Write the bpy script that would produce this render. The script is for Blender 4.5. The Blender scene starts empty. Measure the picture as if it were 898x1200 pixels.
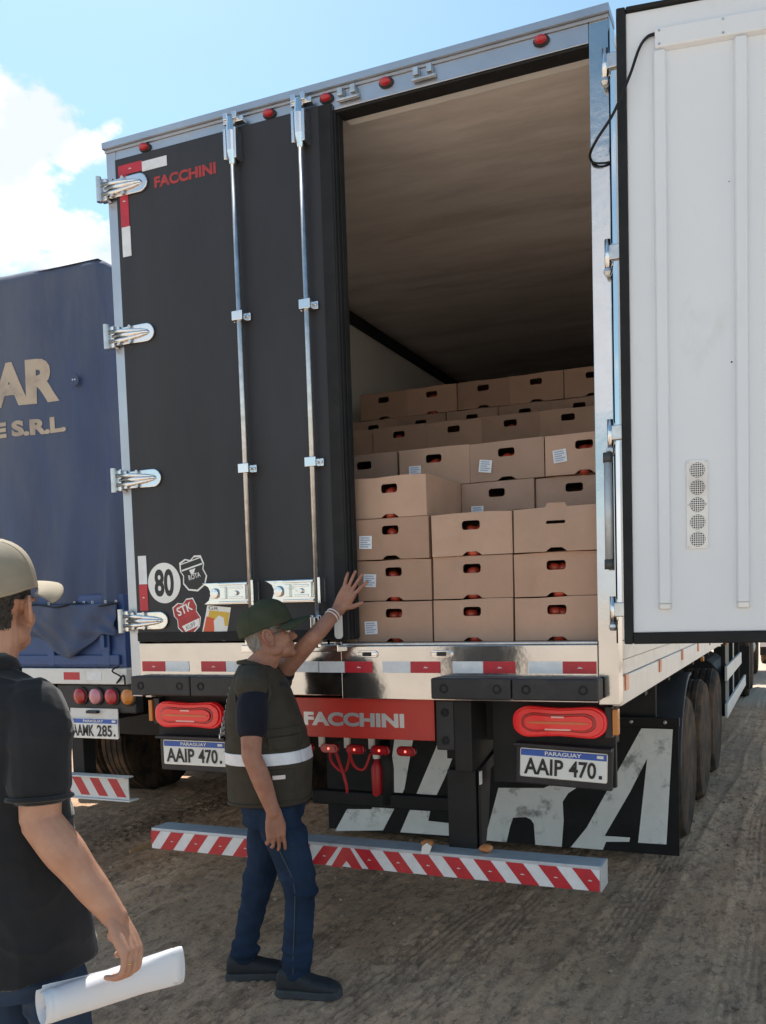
import bpy, bmesh, math, random
import numpy as np
from mathutils import Vector, Matrix, noise

SC = bpy.context.scene
COL = SC.collection
random.seed(7)
rad = math.radians

# ------------------------------------------------------------------ camera
cam = bpy.data.cameras.new('camera')
camo = bpy.data.objects.new('camera', cam); COL.objects.link(camo)
yaw, pitch, roll = rad(-20.15), rad(-3.48), rad(-1.35)
cf = Vector((math.sin(yaw)*math.cos(pitch), math.cos(yaw)*math.cos(pitch), math.sin(pitch)))
cr = Vector((math.cos(yaw), -math.sin(yaw), 0)); cu = cr.cross(cf)
cr2 = cr*math.cos(roll)+cu*math.sin(roll); cu2 = -cr*math.sin(roll)+cu*math.cos(roll)
m = Matrix((cr2, cu2, -cf)).transposed().to_4x4(); m.translation = (3.293, -3.441, 1.713)
camo.matrix_world = m
cam.sensor_fit = 'HORIZONTAL'; cam.sensor_width = 36; cam.lens = 36*964.9/898
cam.shift_x = -(574.6-449)/898; cam.shift_y = (771.5-600)/898
cam.clip_start = .05; cam.clip_end = 3000
SC.camera = camo

# ------------------------------------------------------------------ sky, sun, exposure
SUN_EL, SUN_AZ = rad(58.5), rad(-48.5)          # azimuth from +Y towards +X
w = bpy.data.worlds.new('World'); SC.world = w; w.use_nodes = True
nt = w.node_tree; N = nt.nodes; Lk = nt.links; N.clear()
def wn(t, **k):
    n = N.new(t)
    for a, b in k.items(): setattr(n, a, b)
    return n
sky = wn('ShaderNodeTexSky', sky_type='NISHITA', sun_disc=False, sun_elevation=SUN_EL, sun_rotation=SUN_AZ,
         air_density=1.0, dust_density=.5, ozone_density=1.0)
tc = wn('ShaderNodeTexCoord')
mp = wn('ShaderNodeMapping'); mp.inputs['Scale'].default_value = (5.2, 5.2, 7.6); mp.inputs['Location'].default_value = (4.55, 2.1, .12)
Lk.new(tc.outputs['Generated'], mp.inputs['Vector'])
nz = wn('ShaderNodeTexNoise'); nz.inputs['Scale'].default_value = 1.0; nz.inputs['Detail'].default_value = 9; nz.inputs['Roughness'].default_value = .56
Lk.new(mp.outputs[0], nz.inputs['Vector'])
sx = wn('ShaderNodeSeparateXYZ'); Lk.new(tc.outputs['Generated'], sx.inputs[0])
mr = wn('ShaderNodeMapRange'); mr.inputs['From Min'].default_value = .475; mr.inputs['From Max'].default_value = .56
mr.inputs['To Min'].default_value = .02; mr.inputs['To Max'].default_value = -.22
Lk.new(sx.outputs['Z'], mr.inputs['Value'])
ad = wn('ShaderNodeMath', operation='ADD'); Lk.new(nz.outputs['Fac'], ad.inputs[0]); Lk.new(mr.outputs[0], ad.inputs[1])
ms = wn('ShaderNodeMapRange', interpolation_type='SMOOTHSTEP'); ms.inputs['From Min'].default_value = .50; ms.inputs['From Max'].default_value = .55
Lk.new(ad.outputs[0], ms.inputs['Value'])
mp2 = wn('ShaderNodeMapping'); mp2.inputs['Scale'].default_value = (13, 13, 17); Lk.new(tc.outputs['Generated'], mp2.inputs['Vector'])
nz2 = wn('ShaderNodeTexNoise'); nz2.inputs['Scale'].default_value = 1.0; nz2.inputs['Detail'].default_value = 5
Lk.new(mp2.outputs[0], nz2.inputs['Vector'])
cr_ = wn('ShaderNodeMix', data_type='RGBA'); cr_.inputs['A'].default_value = (4.9, 5.25, 5.8, 1); cr_.inputs['B'].default_value = (7.0, 7.0, 7.1, 1)
mr3 = wn('ShaderNodeMapRange', interpolation_type='SMOOTHSTEP'); mr3.inputs['From Min'].default_value = .40; mr3.inputs['From Max'].default_value = .58; Lk.new(nz2.outputs['Fac'], mr3.inputs['Value']); Lk.new(mr3.outputs[0], cr_.inputs['Factor'])
mx = wn('ShaderNodeMix', data_type='RGBA'); Lk.new(ms.outputs[0], mx.inputs['Factor']); tn = wn('ShaderNodeMix', data_type='RGBA', blend_type='MULTIPLY'); tn.inputs['Factor'].default_value = 1; tn.inputs['B'].default_value = (1.0, 1.16, 1.02, 1); Lk.new(sky.outputs[0], tn.inputs['A']); Lk.new(tn.outputs['Result'], mx.inputs['A']); Lk.new(cr_.outputs['Result'], mx.inputs['B'])
bg = wn('ShaderNodeBackground'); bg.inputs['Strength'].default_value = .10; Lk.new(mx.outputs['Result'], bg.inputs['Color'])
wo = wn('ShaderNodeOutputWorld'); Lk.new(bg.outputs[0], wo.inputs['Surface'])

sl = bpy.data.lights.new('sun', 'SUN'); sl.energy = 4.2; sl.angle = rad(.53); sl.color = (1, .955, .89)
slo = bpy.data.objects.new('sun', sl); COL.objects.link(slo)
sd = Vector((math.sin(SUN_AZ)*math.cos(SUN_EL), math.cos(SUN_AZ)*math.cos(SUN_EL), math.sin(SUN_EL)))
slo.rotation_euler = sd.to_track_quat('Z', 'Y').to_euler(); slo.location = (0, 0, 30)
SC.view_settings.view_transform = 'Standard'; SC.view_settings.look = 'None'
SC.view_settings.exposure = 0.9; SC.view_settings.gamma = 1; SC.view_settings.use_curve_mapping = False
SC.render.engine = 'CYCLES'
SC.cycles.max_bounces = 10; SC.cycles.diffuse_bounces = 6; SC.cycles.glossy_bounces = 5

# ------------------------------------------------------------------ materials
MATS = {}
def mat(name, col, rough=.6, metal=0., var=.0, vscale=6., col2=None, bump=0., bscale=60., dirt=0., dcol=(.16,.115,.075),
        dscale=2.2, spec=.5, coat=0., emit=None, estr=0., stretch=(1,1,1), trans=0., rvar=0., dlo=.5, dhi=.75, orand=0., sss=0., sheen=0.):
    """procedural material: base colour with noise variation, optional patches of dirt or other tone, bump"""
    if name in MATS: return MATS[name]
    M = bpy.data.materials.new(name); M.use_nodes = True; MATS[name] = M
    t = M.node_tree; n = t.nodes; l = t.links; b = n['Principled BSDF']
    b.inputs['Roughness'].default_value = rough; b.inputs['Metallic'].default_value = metal
    b.inputs['Specular IOR Level'].default_value = spec; b.inputs['Coat Weight'].default_value = coat
    b.inputs['Transmission Weight'].default_value = trans
    if emit: b.inputs['Emission Color'].default_value = (*emit, 1); b.inputs['Emission Strength'].default_value = estr
    g = n.new('ShaderNodeNewGeometry'); mpn = n.new('ShaderNodeMapping'); mpn.inputs['Scale'].default_value = stretch
    l.new(g.outputs['Position'], mpn.inputs['Vector'])
    out = None
    if var > 0 or col2:
        c2 = col2 or tuple(max(0, c*(1-var)) for c in col)
        c1 = col if col2 else tuple(min(1, c*(1+var)) for c in col)
        z = n.new('ShaderNodeTexNoise'); z.inputs['Scale'].default_value = vscale; z.inputs['Detail'].default_value = 6; z.inputs['Roughness'].default_value = .6
        l.new(mpn.outputs[0], z.inputs['Vector'])
        r = n.new('ShaderNodeMapRange'); r.inputs['From Min'].default_value = .3; r.inputs['From Max'].default_value = .7
        l.new(z.outputs['Fac'], r.inputs['Value'])
        x = n.new('ShaderNodeMix'); x.data_type = 'RGBA'; x.inputs['A'].default_value = (*c2, 1); x.inputs['B'].default_value = (*c1, 1)
        l.new(r.outputs[0], x.inputs['Factor']); out = x.outputs['Result']
    if dirt > 0:
        z = n.new('ShaderNodeTexNoise'); z.inputs['Scale'].default_value = dscale; z.inputs['Detail'].default_value = 9; z.inputs['Roughness'].default_value = .68
        l.new(mpn.outputs[0], z.inputs['Vector'])
        r = n.new('ShaderNodeMapRange'); r.interpolation_type = 'SMOOTHSTEP'; r.inputs['From Min'].default_value = dlo; r.inputs['From Max'].default_value = dhi; r.inputs['To Max'].default_value = dirt
        l.new(z.outputs['Fac'], r.inputs['Value'])
        x = n.new('ShaderNodeMix'); x.data_type = 'RGBA'; x.inputs['B'].default_value = (*dcol, 1)
        if out: l.new(out, x.inputs['A'])
        else: x.inputs['A'].default_value = (*col, 1)
        l.new(r.outputs[0], x.inputs['Factor']); out = x.outputs['Result']
        rr = n.new('ShaderNodeMapRange'); rr.inputs['To Min'].default_value = rough; rr.inputs['To Max'].default_value = min(1, rough+.4)
        l.new(r.outputs[0], rr.inputs['Value']); l.new(rr.outputs[0], b.inputs['Roughness'])
        if metal > .5:
            rm = n.new('ShaderNodeMapRange'); rm.inputs['To Min'].default_value = metal; rm.inputs['To Max'].default_value = .2
            l.new(r.outputs[0], rm.inputs['Value']); l.new(rm.outputs[0], b.inputs['Metallic'])
    elif rvar > 0:
        z = n.new('ShaderNodeTexNoise'); z.inputs['Scale'].default_value = 9; z.inputs['Detail'].default_value = 7; l.new(mpn.outputs[0], z.inputs['Vector'])
        rr = n.new('ShaderNodeMapRange'); rr.inputs['From Min'].default_value = .3; rr.inputs['From Max'].default_value = .7
        rr.inputs['To Min'].default_value = max(.03, rough-rvar); rr.inputs['To Max'].default_value = min(1, rough+rvar)
        l.new(z.outputs['Fac'], rr.inputs['Value']); l.new(rr.outputs[0], b.inputs['Roughness'])
    if orand > 0:
        oi = n.new('ShaderNodeObjectInfo'); rr = n.new('ShaderNodeMapRange'); rr.inputs['To Min'].default_value = 1-orand; rr.inputs['To Max'].default_value = 1+orand*.6
        l.new(oi.outputs['Random'], rr.inputs['Value']); x = n.new('ShaderNodeMix'); x.data_type = 'RGBA'; x.blend_type = 'MULTIPLY'; x.inputs['Factor'].default_value = 1
        l.new(out, x.inputs['A']); l.new(rr.outputs[0], x.inputs['B']); out = x.outputs['Result']
    b.inputs['Sheen Weight'].default_value = sheen; b.inputs['Sheen Roughness'].default_value = .4
    if sss > 0:
        b.inputs['Subsurface Weight'].default_value = sss; b.inputs['Subsurface Radius'].default_value = (.012, .005, .003); b.inputs['Subsurface Scale'].default_value = .5
    if out: l.new(out, b.inputs['Base Color'])
    else: b.inputs['Base Color'].default_value = (*col, 1)
    if bump > 0:
        z = n.new('ShaderNodeTexNoise'); z.inputs['Scale'].default_value = bscale; z.inputs['Detail'].default_value = 5; l.new(mpn.outputs[0], z.inputs['Vector'])
        bp = n.new('ShaderNodeBump'); bp.inputs['Strength'].default_value = 1.0; bp.inputs['Distance'].default_value = bump
        l.new(z.outputs['Fac'], bp.inputs['Height']); l.new(bp.outputs[0], b.inputs['Normal'])
    return M

mat('steel', (.44,.46,.50), .38, 1, var=.10, vscale=3, dirt=.35, dcol=(.33,.28,.22), dscale=3.5, bump=.0022, bscale=5, dlo=.55, dhi=.8)
mat('mirror_steel', (.54,.54,.545), .13, 1, var=.08, vscale=4, dirt=.3, dcol=(.30,.22,.15), dscale=3, bump=.004, bscale=3.2, dlo=.56, dhi=.8)
mat('chrome', (.74,.74,.75), .16, 1, dirt=.3, dcol=(.35,.3,.25), dscale=14, dlo=.55)
mat('zinc', (.56,.57,.58), .38, 1, var=.2, vscale=20)
mat('alu_white', (.72,.70,.68), .4, .15, var=.06, vscale=8, dirt=.4, dcol=(.42,.31,.23), dscale=2.5)
mat('door_black', (.027,.027,.032), .55, 0, var=.25, vscale=3, dirt=.5, dcol=(.060,.058,.058), dscale=2.0, bump=.0006, bscale=240, spec=.35, stretch=(1,1,.22), dlo=.46, dhi=.8)
mat('rubber', (.014,.014,.015), .75, 0, var=.3, vscale=10, spec=.3, bump=.0008, bscale=90)
mat('plastic_black', (.02,.02,.023), .5, 0, var=.25, vscale=9, dirt=.35, dcol=(.09,.075,.06), dscale=5, spec=.4)
mat('chassis', (.013,.013,.014), .6, 0, var=.3, vscale=5, dirt=.45, dcol=(.055,.042,.032), dscale=3.5, spec=.3)
mat('grp', (.74,.72,.69), .42, 0, var=.05, vscale=2.2, dirt=.22, dcol=(.50,.45,.40), dscale=3, dlo=.5, dhi=.85)
mat('grp_door', (.675,.695,.73), .38, 0, var=.035, vscale=1.6, dirt=.45, dcol=(.47,.44,.41), dscale=3.2, dlo=.56, dhi=.78, stretch=(1,1,.6), bump=.0015, bscale=3)
mat('grp_ceiling', (.74,.68,.64), .33, 0, var=.06, vscale=1.4, dirt=.6, dcol=(.36,.31,.285), dscale=1.5, dlo=.40, dhi=.70, stretch=(.45,2.2,1), bump=.012, bscale=1.2)  # mottled bands of a darker tone, drawn out across the width
mat('red_paint', (.50,.035,.025), .38, 0, var=.08, vscale=6, dirt=.25, dcol=(.25,.10,.07), dscale=5)
mat('red_print', (.36,.03,.03), .55, var=.2, vscale=25)
mat('red_tape', (.46,.015,.03), .35, var=.12, vscale=30)
mat('white_tape', (.68,.70,.73), .35, var=.07, vscale=30, dirt=.25, dcol=(.40,.37,.34), dscale=9)
mat('white_print', (.74,.74,.72), .5, var=.05)
mat('dirty_white', (.78,.79,.78), .6, var=.06, vscale=9, dirt=.7, dcol=(.09,.085,.08), dscale=6.5, dlo=.53, dhi=.70)
mat('silver_print', (.55,.55,.56), .35, .6, dirt=.4, dcol=(.4,.25,.2), dscale=12)
mat('black_print', (.012,.012,.014), .5)
mat('blue_print', (.03,.10,.42), .45, var=.1)
mat('lamp_red', (.62,.012,.018), .18, 0, coat=.4, emit=(1,.02,.02), estr=.07)
mat('lamp_red_soft', (.40,.018,.03), .25, coat=.3)
mat('lamp_red_deep', (.34,.008,.012), .2, coat=.4)
mat('lamp_lit', (.8,.1,.06), .3, emit=(1,.12,.08), estr=2.2)
mat('lamp_amber', (.50,.17,.018), .22, coat=.3)
mat('lamp_clear', (.52,.20,.24), .15, coat=.5)
mat('lamp_strip', (.62,.16,.06), .25)
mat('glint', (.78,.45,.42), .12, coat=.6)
mat('tyre', (.030,.026,.023), .9, var=.3, vscale=12, dirt=.9, dcol=(.135,.086,.054), dscale=4.5, dlo=.38, dhi=.68, spec=.25)
mat('rusty_rim', (.26,.115,.055), .75, var=.3, vscale=9, dirt=.6, dcol=(.11,.075,.05), dscale=6)
mat('fender', (.045,.046,.05), .5, dirt=.5, dcol=(.10,.08,.065), dscale=4)
mat('cardboard', (.43,.272,.195), .82, var=.08, vscale=4, bump=.0007, bscale=14, spec=.2, dirt=.18, dcol=(.25,.15,.095), dscale=6, orand=.16)
mat('cardboard_b', (.455,.30,.22), .82, var=.09, vscale=4, bump=.0007, bscale=14, spec=.2, dirt=.15, dcol=(.27,.17,.11), dscale=6, orand=.16)
mat('cardboard_c', (.375,.252,.19), .84, var=.09, vscale=4, bump=.0007, bscale=14, spec=.2, dirt=.2, dcol=(.23,.14,.09), dscale=6, orand=.16)
mat('carton_label', (.72,.74,.78), .5, var=.04)
mat('label_ink', (.30,.36,.52), .6)
mat('tomato', (.40,.045,.02), .35, var=.25, vscale=25, coat=.1)
mat('tarp', (.044,.066,.138), .66, var=.2, vscale=1.6, dirt=.8, dcol=(.125,.135,.160), dscale=1.2, bump=.006, bscale=7, spec=.35, dlo=.40, dhi=.72, stretch=(1,1,.3))
mat('tarp_print', (.44,.36,.28), .75, dirt=.65, dcol=(.17,.155,.16), dscale=5, dlo=.42)
mat('blue_paint', (.024,.062,.19), .5, var=.15, vscale=4, dirt=.35, dcol=(.06,.06,.08), dscale=3)
mat('hose_red', (.42,.015,.02), .45)
mat('steel_white', (.66,.66,.65), .45, dirt=.4, dcol=(.4,.33,.27), dscale=5)
mat('galv', (.50,.53,.56), .5, .45, var=.12, vscale=14, dirt=.55, dcol=(.20,.18,.16), dscale=7, dlo=.46)
mat('dry_wood', (.42,.25,.13), .85, var=.25, vscale=30)

# ------------------------------------------------------------------ mesh helpers
ORG = {}                                    # world origin of parents
def link(name, me, material, parent=None, smooth=False, bevel=0., mats=None):
    co = np.empty(len(me.vertices)*3); me.vertices.foreach_get('co', co); co = co.reshape(-1, 3)
    c = (co.min(0)+co.max(0))/2
    co -= c; me.vertices.foreach_set('co', co.ravel())
    o = bpy.data.objects.new(name, me); COL.objects.link(o)
    for x in (mats or [material]): me.materials.append(MATS[x] if isinstance(x, str) else x)
    if smooth: me.polygons.foreach_set('use_smooth', [True]*len(me.polygons))
    po = ORG.get(parent.as_pointer(), Vector((0,0,0))) if parent else Vector((0,0,0))
    o.location = Vector(c)-po; o.parent = parent; ORG[o.as_pointer()] = Vector(c)
    if bevel:
        b = o.modifiers.new('bevel', 'BEVEL'); b.width = bevel; b.segments = 2; b.limit_method = 'ANGLE'; b.angle_limit = rad(40)
    me.update()
    return o
def thing(name, label, cat, loc, group=None, kind=None):
    o = bpy.data.objects.new(name, None); COL.objects.link(o); o.location = loc; o.empty_display_size = .2
    ORG[o.as_pointer()] = Vector(loc); tag(o, label, cat, group, kind); return o
def tag(o, label=None, cat=None, group=None, kind=None):
    if label: o['label'] = label
    if cat: o['category'] = cat
    if group: o['group'] = group
    if kind: o['kind'] = kind
    return o
class MB:
    def __init__(s, M=None): s.v = []; s.f = []; s.mi = []; s.M = M; s.cur = 0
    def add(s, vs, fs):
        b = len(s.v)
        s.v += [tuple(s.M @ Vector(v)) if s.M else tuple(v) for v in vs]
        s.f += [tuple(i+b for i in f) for f in fs]; s.mi += [s.cur]*len(fs); return s
    def box(s, x0, x1, y0, y1, z0, z1):
        return s.add([(x0,y0,z0),(x1,y0,z0),(x1,y1,z0),(x0,y1,z0),(x0,y0,z1),(x1,y0,z1),(x1,y1,z1),(x0,y1,z1)],
                     [(0,3,2,1),(4,5,6,7),(0,1,5,4),(1,2,6,5),(2,3,7,6),(3,0,4,7)])
    def tube(s, pts, r, n=10, cap=True):
        pts = [Vector(p) for p in pts]; rs = r if isinstance(r, (list, tuple)) else [r]*len(pts)
        vs = []; fs = []; up = None
        for i, p in enumerate(pts):
            t = (pts[min(i+1, len(pts)-1)]-pts[max(i-1, 0)]).normalized()
            if up is None: up = t.orthogonal().normalized()
            up = (up-t*up.dot(t)).normalized(); sd_ = t.cross(up)
            for k in range(n):
                a = 2*math.pi*k/n; vs.append(p+(up*math.cos(a)+sd_*math.sin(a))*rs[i])
        for i in range(len(pts)-1):
            for k in range(n): fs.append((i*n+k, i*n+(k+1) % n, (i+1)*n+(k+1) % n, (i+1)*n+k))
        if cap: fs.append(tuple(range(n))[::-1]); fs.append(tuple((len(pts)-1)*n+k for k in range(n)))
        return s.add(vs, fs)
    def lathe(s, prof, c, axis, n=32, close=False):
        """prof: (radius, offset along axis)"""
        ax = Vector(axis).normalized(); u = ax.orthogonal().normalized(); w_ = ax.cross(u); c = Vector(c); vs = []; fs = []
        for r, h in prof:
            for k in range(n):
                a = 2*math.pi*k/n; vs.append(c+ax*h+(u*math.cos(a)+w_*math.sin(a))*r)
        m_ = len(prof)
        for i in range(m_ if close else m_-1):
            j = (i+1) % m_
            for k in range(n): fs.append((i*n+k, i*n+(k+1) % n, j*n+(k+1) % n, j*n+k))
        if not close: fs.append(tuple(range(n))[::-1]); fs.append(tuple((m_-1)*n+k for k in range(n)))
        return s.add(vs, fs)
    def prism(s, poly, o, xd, yd, t):
        """polygon in plane (o, xd, yd), extruded t along xd x yd (both faces built)"""
        o = Vector(o); xd = Vector(xd); yd = Vector(yd); nn = xd.cross(yd).normalized()*t; k = len(poly)
        a = [o+xd*p[0]+yd*p[1] for p in poly]
        return s.add(a+[q+nn for q in a], [tuple(range(k))[::-1], tuple(range(k, 2*k))]+[(i, (i+1) % k, k+(i+1) % k, k+i) for i in range(k)])
    def build(s, name, material, parent=None, smooth=False, bevel=0., mats=None, recalc=True):
        me = bpy.data.meshes.new(name); me.from_pydata(s.v, [], s.f); me.update()
        if mats: me.polygons.foreach_set('material_index', s.mi)
        if recalc:
            bm = bmesh.new(); bm.from_mesh(me); bmesh.ops.recalc_face_normals(bm, faces=bm.faces); bm.to_mesh(me); bm.free()
        return link(name, me, material, parent, smooth, bevel, mats)
def box(name, material, parent, x0, x1, y0, y1, z0, z1, bevel=.003, M=None):
    return MB(M).box(x0, x1, y0, y1, z0, z1).build(name, material, parent, bevel=bevel)
def autosmooth(o, ang=35):
    me = o.data; bm = bmesh.new(); bm.from_mesh(me)
    for f in bm.faces: f.smooth = True
    for e in bm.edges:
        if len(e.link_faces) == 2 and e.calc_face_angle(0) > rad(ang): e.smooth = False
    bm.to_mesh(me); bm.free(); return o
def text(s, o, xd, yd, wdt, hgt, material, parent, name='lettering', t=.0015, bold=0., shear=0.):
    """lettering fitted into a wdt x hgt frame whose lower left corner is o"""
    cu_ = bpy.data.curves.new('txt', 'FONT'); cu_.body = s; cu_.offset = bold; cu_.shear = shear; cu_.resolution_u = 4
    to = bpy.data.objects.new('txt', cu_); COL.objects.link(to)
    dg = bpy.context.evaluated_depsgraph_get(); me = bpy.data.meshes.new_from_object(to.evaluated_get(dg))
    bpy.data.objects.remove(to); bpy.data.curves.remove(cu_)
    co = np.empty(len(me.vertices)*3); me.vertices.foreach_get('co', co); co = co.reshape(-1, 3)
    lo, hi = co.min(0), co.max(0); o = np.array(o, float); xd = np.array(xd, float); yd = np.array(yd, float); nn = np.cross(xd, yd)
    fs = [tuple(p.vertices) for p in me.polygons]
    q = o+np.outer((co[:, 0]-lo[0])/(hi[0]-lo[0])*wdt, xd)+np.outer((co[:, 1]-lo[1])/(hi[1]-lo[1])*hgt, yd)+nn*t
    m2 = bpy.data.meshes.new(name); m2.from_pydata([tuple(v) for v in q], [], fs); m2.update()
    return link(name, m2, material, parent)
def rrect(x0, x1, y0, y1, r, n=4):
    out = []
    for cx, cy, a0 in ((x1-r, y0+r, -90), (x1-r, y1-r, 0), (x0+r, y1-r, 90), (x0+r, y0+r, 180)):
        for k in range(n+1):
            a = rad(a0+90*k/n); out.append((cx+r*math.cos(a), cy+r*math.sin(a)))
    return out
X_, Y_, Z_ = (1,0,0), (0,1,0), (0,0,1)
def plate(name, poly, y, material, parent, t=.002, M=None):
    """thin flat piece on a plane facing -Y at y"""
    b = MB(M); b.prism([(p[0], p[1]) for p in poly], (0, y, 0), X_, Z_, t); return b.build(name, material, parent)
def vnoise(x, y, seed=0):
    xi = np.floor(x).astype(np.int64); yi = np.floor(y).astype(np.int64); xf = x-xi; yf = y-yi
    def h(a, b):
        n_ = (a*374761393+b*668265263+seed*1442695041) & 0x7fffffff
        n_ = ((n_ ^ (n_ >> 13))*1274126177) & 0x7fffffff
        return ((n_ ^ (n_ >> 16)) & 0xffff)/65535.
    u = xf*xf*(3-2*xf); v_ = yf*yf*(3-2*yf)
    return (h(xi, yi)*(1-u)+h(xi+1, yi)*u)*(1-v_)+(h(xi, yi+1)*(1-u)+h(xi+1, yi+1)*u)*v_-.5

# ------------------------------------------------------------------ ground
def axis(lo, hi, step, far, g=1.16):
    a = list(np.arange(lo, hi+step/2, step)); d = step; x = hi
    while x < far: d *= g; x += d; a.append(x)
    d = step; x = lo; pre = []
    while x > -far: d *= g; x -= d; pre.append(x)
    return np.array(pre[::-1]+a)
gx = axis(-2.3, 3.75, .0125, 900, 1.12); gy = axis(-1.05, 4.6, .016, 900, 1.1)
GX, GY = np.meshgrid(gx, gy)
RT = random.Random(11)
TRACKS = [(RT.uniform(-2.2, 3.9), RT.uniform(-.05, .07), RT.uniform(.09, .14), RT.uniform(.003, .010), RT.uniform(.030, .048), RT.uniform(22, 40)) for _ in range(17)]
TRACKS += [(3.05,.02,.14,.014,.04,30), (2.35,.05,.13,.012,.036,34), (1.5,.07,.13,.010,.042,28), (-.4,.03,.13,.024,.04,30), (-1.15,.02,.14,.024,.045,26)]
def ground_h(x, y):
    wob = .16*vnoise(x*.5, y*.6, 3)+.05*vnoise(x*.3+7, y*.25, 9)
    h = .040*vnoise(x*.8, y*.5, 1)+.018*vnoise(x*3.1, y*1.6, 2)+.010*vnoise(x*8, y*6, 4)
    for k, (c, sl_, wd, dp, rib, lug) in enumerate(TRACKS):
        d = (x+wob-sl_*y-c)/wd; ad = np.abs(d)
        tr = np.exp(-d**6); pres = np.clip(vnoise(x*1.1+k, y*.8, 40+k)*2.6+.75, 0, 1)
        h -= dp*tr*(.4+.6*pres)
        h += tr*pres*.011*(np.abs(np.sin(math.pi*d*wd/rib))-.5)                        # ribs of the tread
        h += tr*pres*.009*(np.sin(y*lug*2+ad*3.5) > .25)*(ad > .45)                      # shoulder lugs
        h += dp*.7*np.exp(-((ad-1.22)/.20)**2)*(1+1.2*vnoise(x*14, y*11, 12))            # squeezed-up edges
    h += .013*np.maximum(0, vnoise(x*26, y*22, 6))+.008*vnoise(x*40, y*33, 7)+.006*np.abs(vnoise(x*14, y*9, 8))
    return h
near = np.exp(-(np.maximum(0, np.abs(GX)-7)/6)**2-(np.maximum(0, np.abs(GY-2)-9)/8)**2)
GZ = ground_h(GX, GY)*near-.008
ny_, nx_ = GX.shape
idx = np.arange(ny_*nx_).reshape(ny_, nx_)
gf = np.stack([idx[:-1, :-1], idx[:-1, 1:], idx[1:, 1:], idx[1:, :-1]], -1).reshape(-1, 4)
gm = bpy.data.meshes.new('ground'); gm.from_pydata(np.stack([GX, GY, GZ], -1).reshape(-1, 3).tolist(), [], gf.tolist()); gm.update()
def dirt_material():
    M = bpy.data.materials.new('dirt'); M.use_nodes = True; MATS['dirt'] = M
    t = M.node_tree; n = t.nodes; l = t.links; b = n['Principled BSDF']; b.inputs['Roughness'].default_value = .93; b.inputs['Specular IOR Level'].default_value = .15
    g = n.new('ShaderNodeNewGeometry')
    def nz(scale, detail=6, rough=.6, st=(1,1,1)):
        mp_ = n.new('ShaderNodeMapping'); mp_.inputs['Scale'].default_value = st; l.new(g.outputs['Position'], mp_.inputs['Vector'])
        z = n.new('ShaderNodeTexNoise'); z.inputs['Scale'].default_value = scale; z.inputs['Detail'].default_value = detail; z.inputs['Roughness'].default_value = rough
        l.new(mp_.outputs[0], z.inputs['Vector']); return z.outputs['Fac']
    def ramp(f, lo, hi, a=0., c=1.):
        r = n.new('ShaderNodeMapRange'); r.interpolation_type = 'SMOOTHSTEP'; r.inputs['From Min'].default_value = lo; r.inputs['From Max'].default_value = hi
        r.inputs['To Min'].default_value = a; r.inputs['To Max'].default_value = c; l.new(f, r.inputs['Value']); return r.outputs[0]
    def mixc(f, a, c):
        x = n.new('ShaderNodeMix'); x.data_type = 'RGBA'; l.new(f, x.inputs['Factor'])
        for s_, q in (('A', a), ('B', c)):
            if isinstance(q, tuple): x.inputs[s_].default_value = (*q, 1)
            else: l.new(q, x.inputs[s_])
        return x.outputs['Result']
    c = mixc(ramp(nz(.9, 8, .65, (1, .6, 1)), .36, .66), (.55, .345, .215), (.74, .48, .31))
    c = mixc(ramp(nz(.5, 6), .50, .63, 0, .5), c, (.40, .295, .22))
    c = mixc(ramp(nz(4, 9, .75, (1.4, .6, 1)), .49, .64, 0, .6), c, (.30, .195, .13))
    c = mixc(ramp(nz(11, 9, .8, (1.2, .6, 1)), .52, .60, 0, .65), c, (.20, .132, .09))
    c = mixc(ramp(nz(20, 9, .75, (1, .28, 1)), .53, .63, 0, .6), c, (.23, .155, .108))
    c = mixc(ramp(nz(30, 7, .8), .54, .66, 0, .7), c, (.74, .53, .385))
    c = mixc(ramp(nz(52, 7, .8), .54, .64, 0, .6), c, (.15, .10, .07))
    # loose pale sand away from the oily, driven-over yard
    vd_ = n.new('ShaderNodeVectorMath'); vd_.operation = 'DISTANCE'; vd_.inputs[1].default_value = (.5, 4.5, 0); l.new(g.outputs['Position'], vd_.inputs[0])
    c = mixc(ramp(vd_.outputs['Value'], 5.6, 8.0, 0, .9), c, (.50, .415, .33))
    l.new(c, b.inputs['Base Color'])
    bp = n.new('ShaderNodeBump'); bp.inputs['Distance'].default_value = .014; l.new(nz(60, 8, .8), bp.inputs['Height']); l.new(bp.outputs[0], b.inputs['Normal'])
dirt_material()
tag(link('ground', gm, 'dirt', None, True), kind='structure')
# loose clods and pebbles on the yard
mat('clod', (.34,.245,.175), .95, var=.45, vscale=7, spec=.1)
rng = np.random.default_rng(5); ico = bmesh.new(); bmesh.ops.create_icosphere(ico, subdivisions=1, radius=1.)
iv = np.array([v.co[:] for v in ico.verts]); ifc = np.array([[v.index for v in f.verts] for f in ico.faces]); ico.free()
npb = 5200; pxy = np.stack([rng.uniform(-2.2, 3.9, npb), rng.uniform(-1.0, 5.5, npb)**1.0], -1); prd = .0028*np.exp(rng.exponential(.55, npb)).clip(1, 6.5)
pz = ground_h(pxy[:, 0], pxy[:, 1])-.008+prd*.25
pv = iv[None]*rng.uniform(.6, 1.25, (npb, len(iv), 1))*prd[:, None, None]*np.array([1, 1, .75]); pv[:, :, 0] += pxy[:, :1]; pv[:, :, 1] += pxy[:, 1:]; pv[:, :, 2] += pz[:, None]
pf = ifc[None]+(np.arange(npb)*len(iv))[:, None, None]
pm = bpy.data.meshes.new('pebbles'); pm.from_pydata(pv.reshape(-1, 3).tolist(), [], pf.reshape(-1, 3).tolist()); pm.update()
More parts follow.
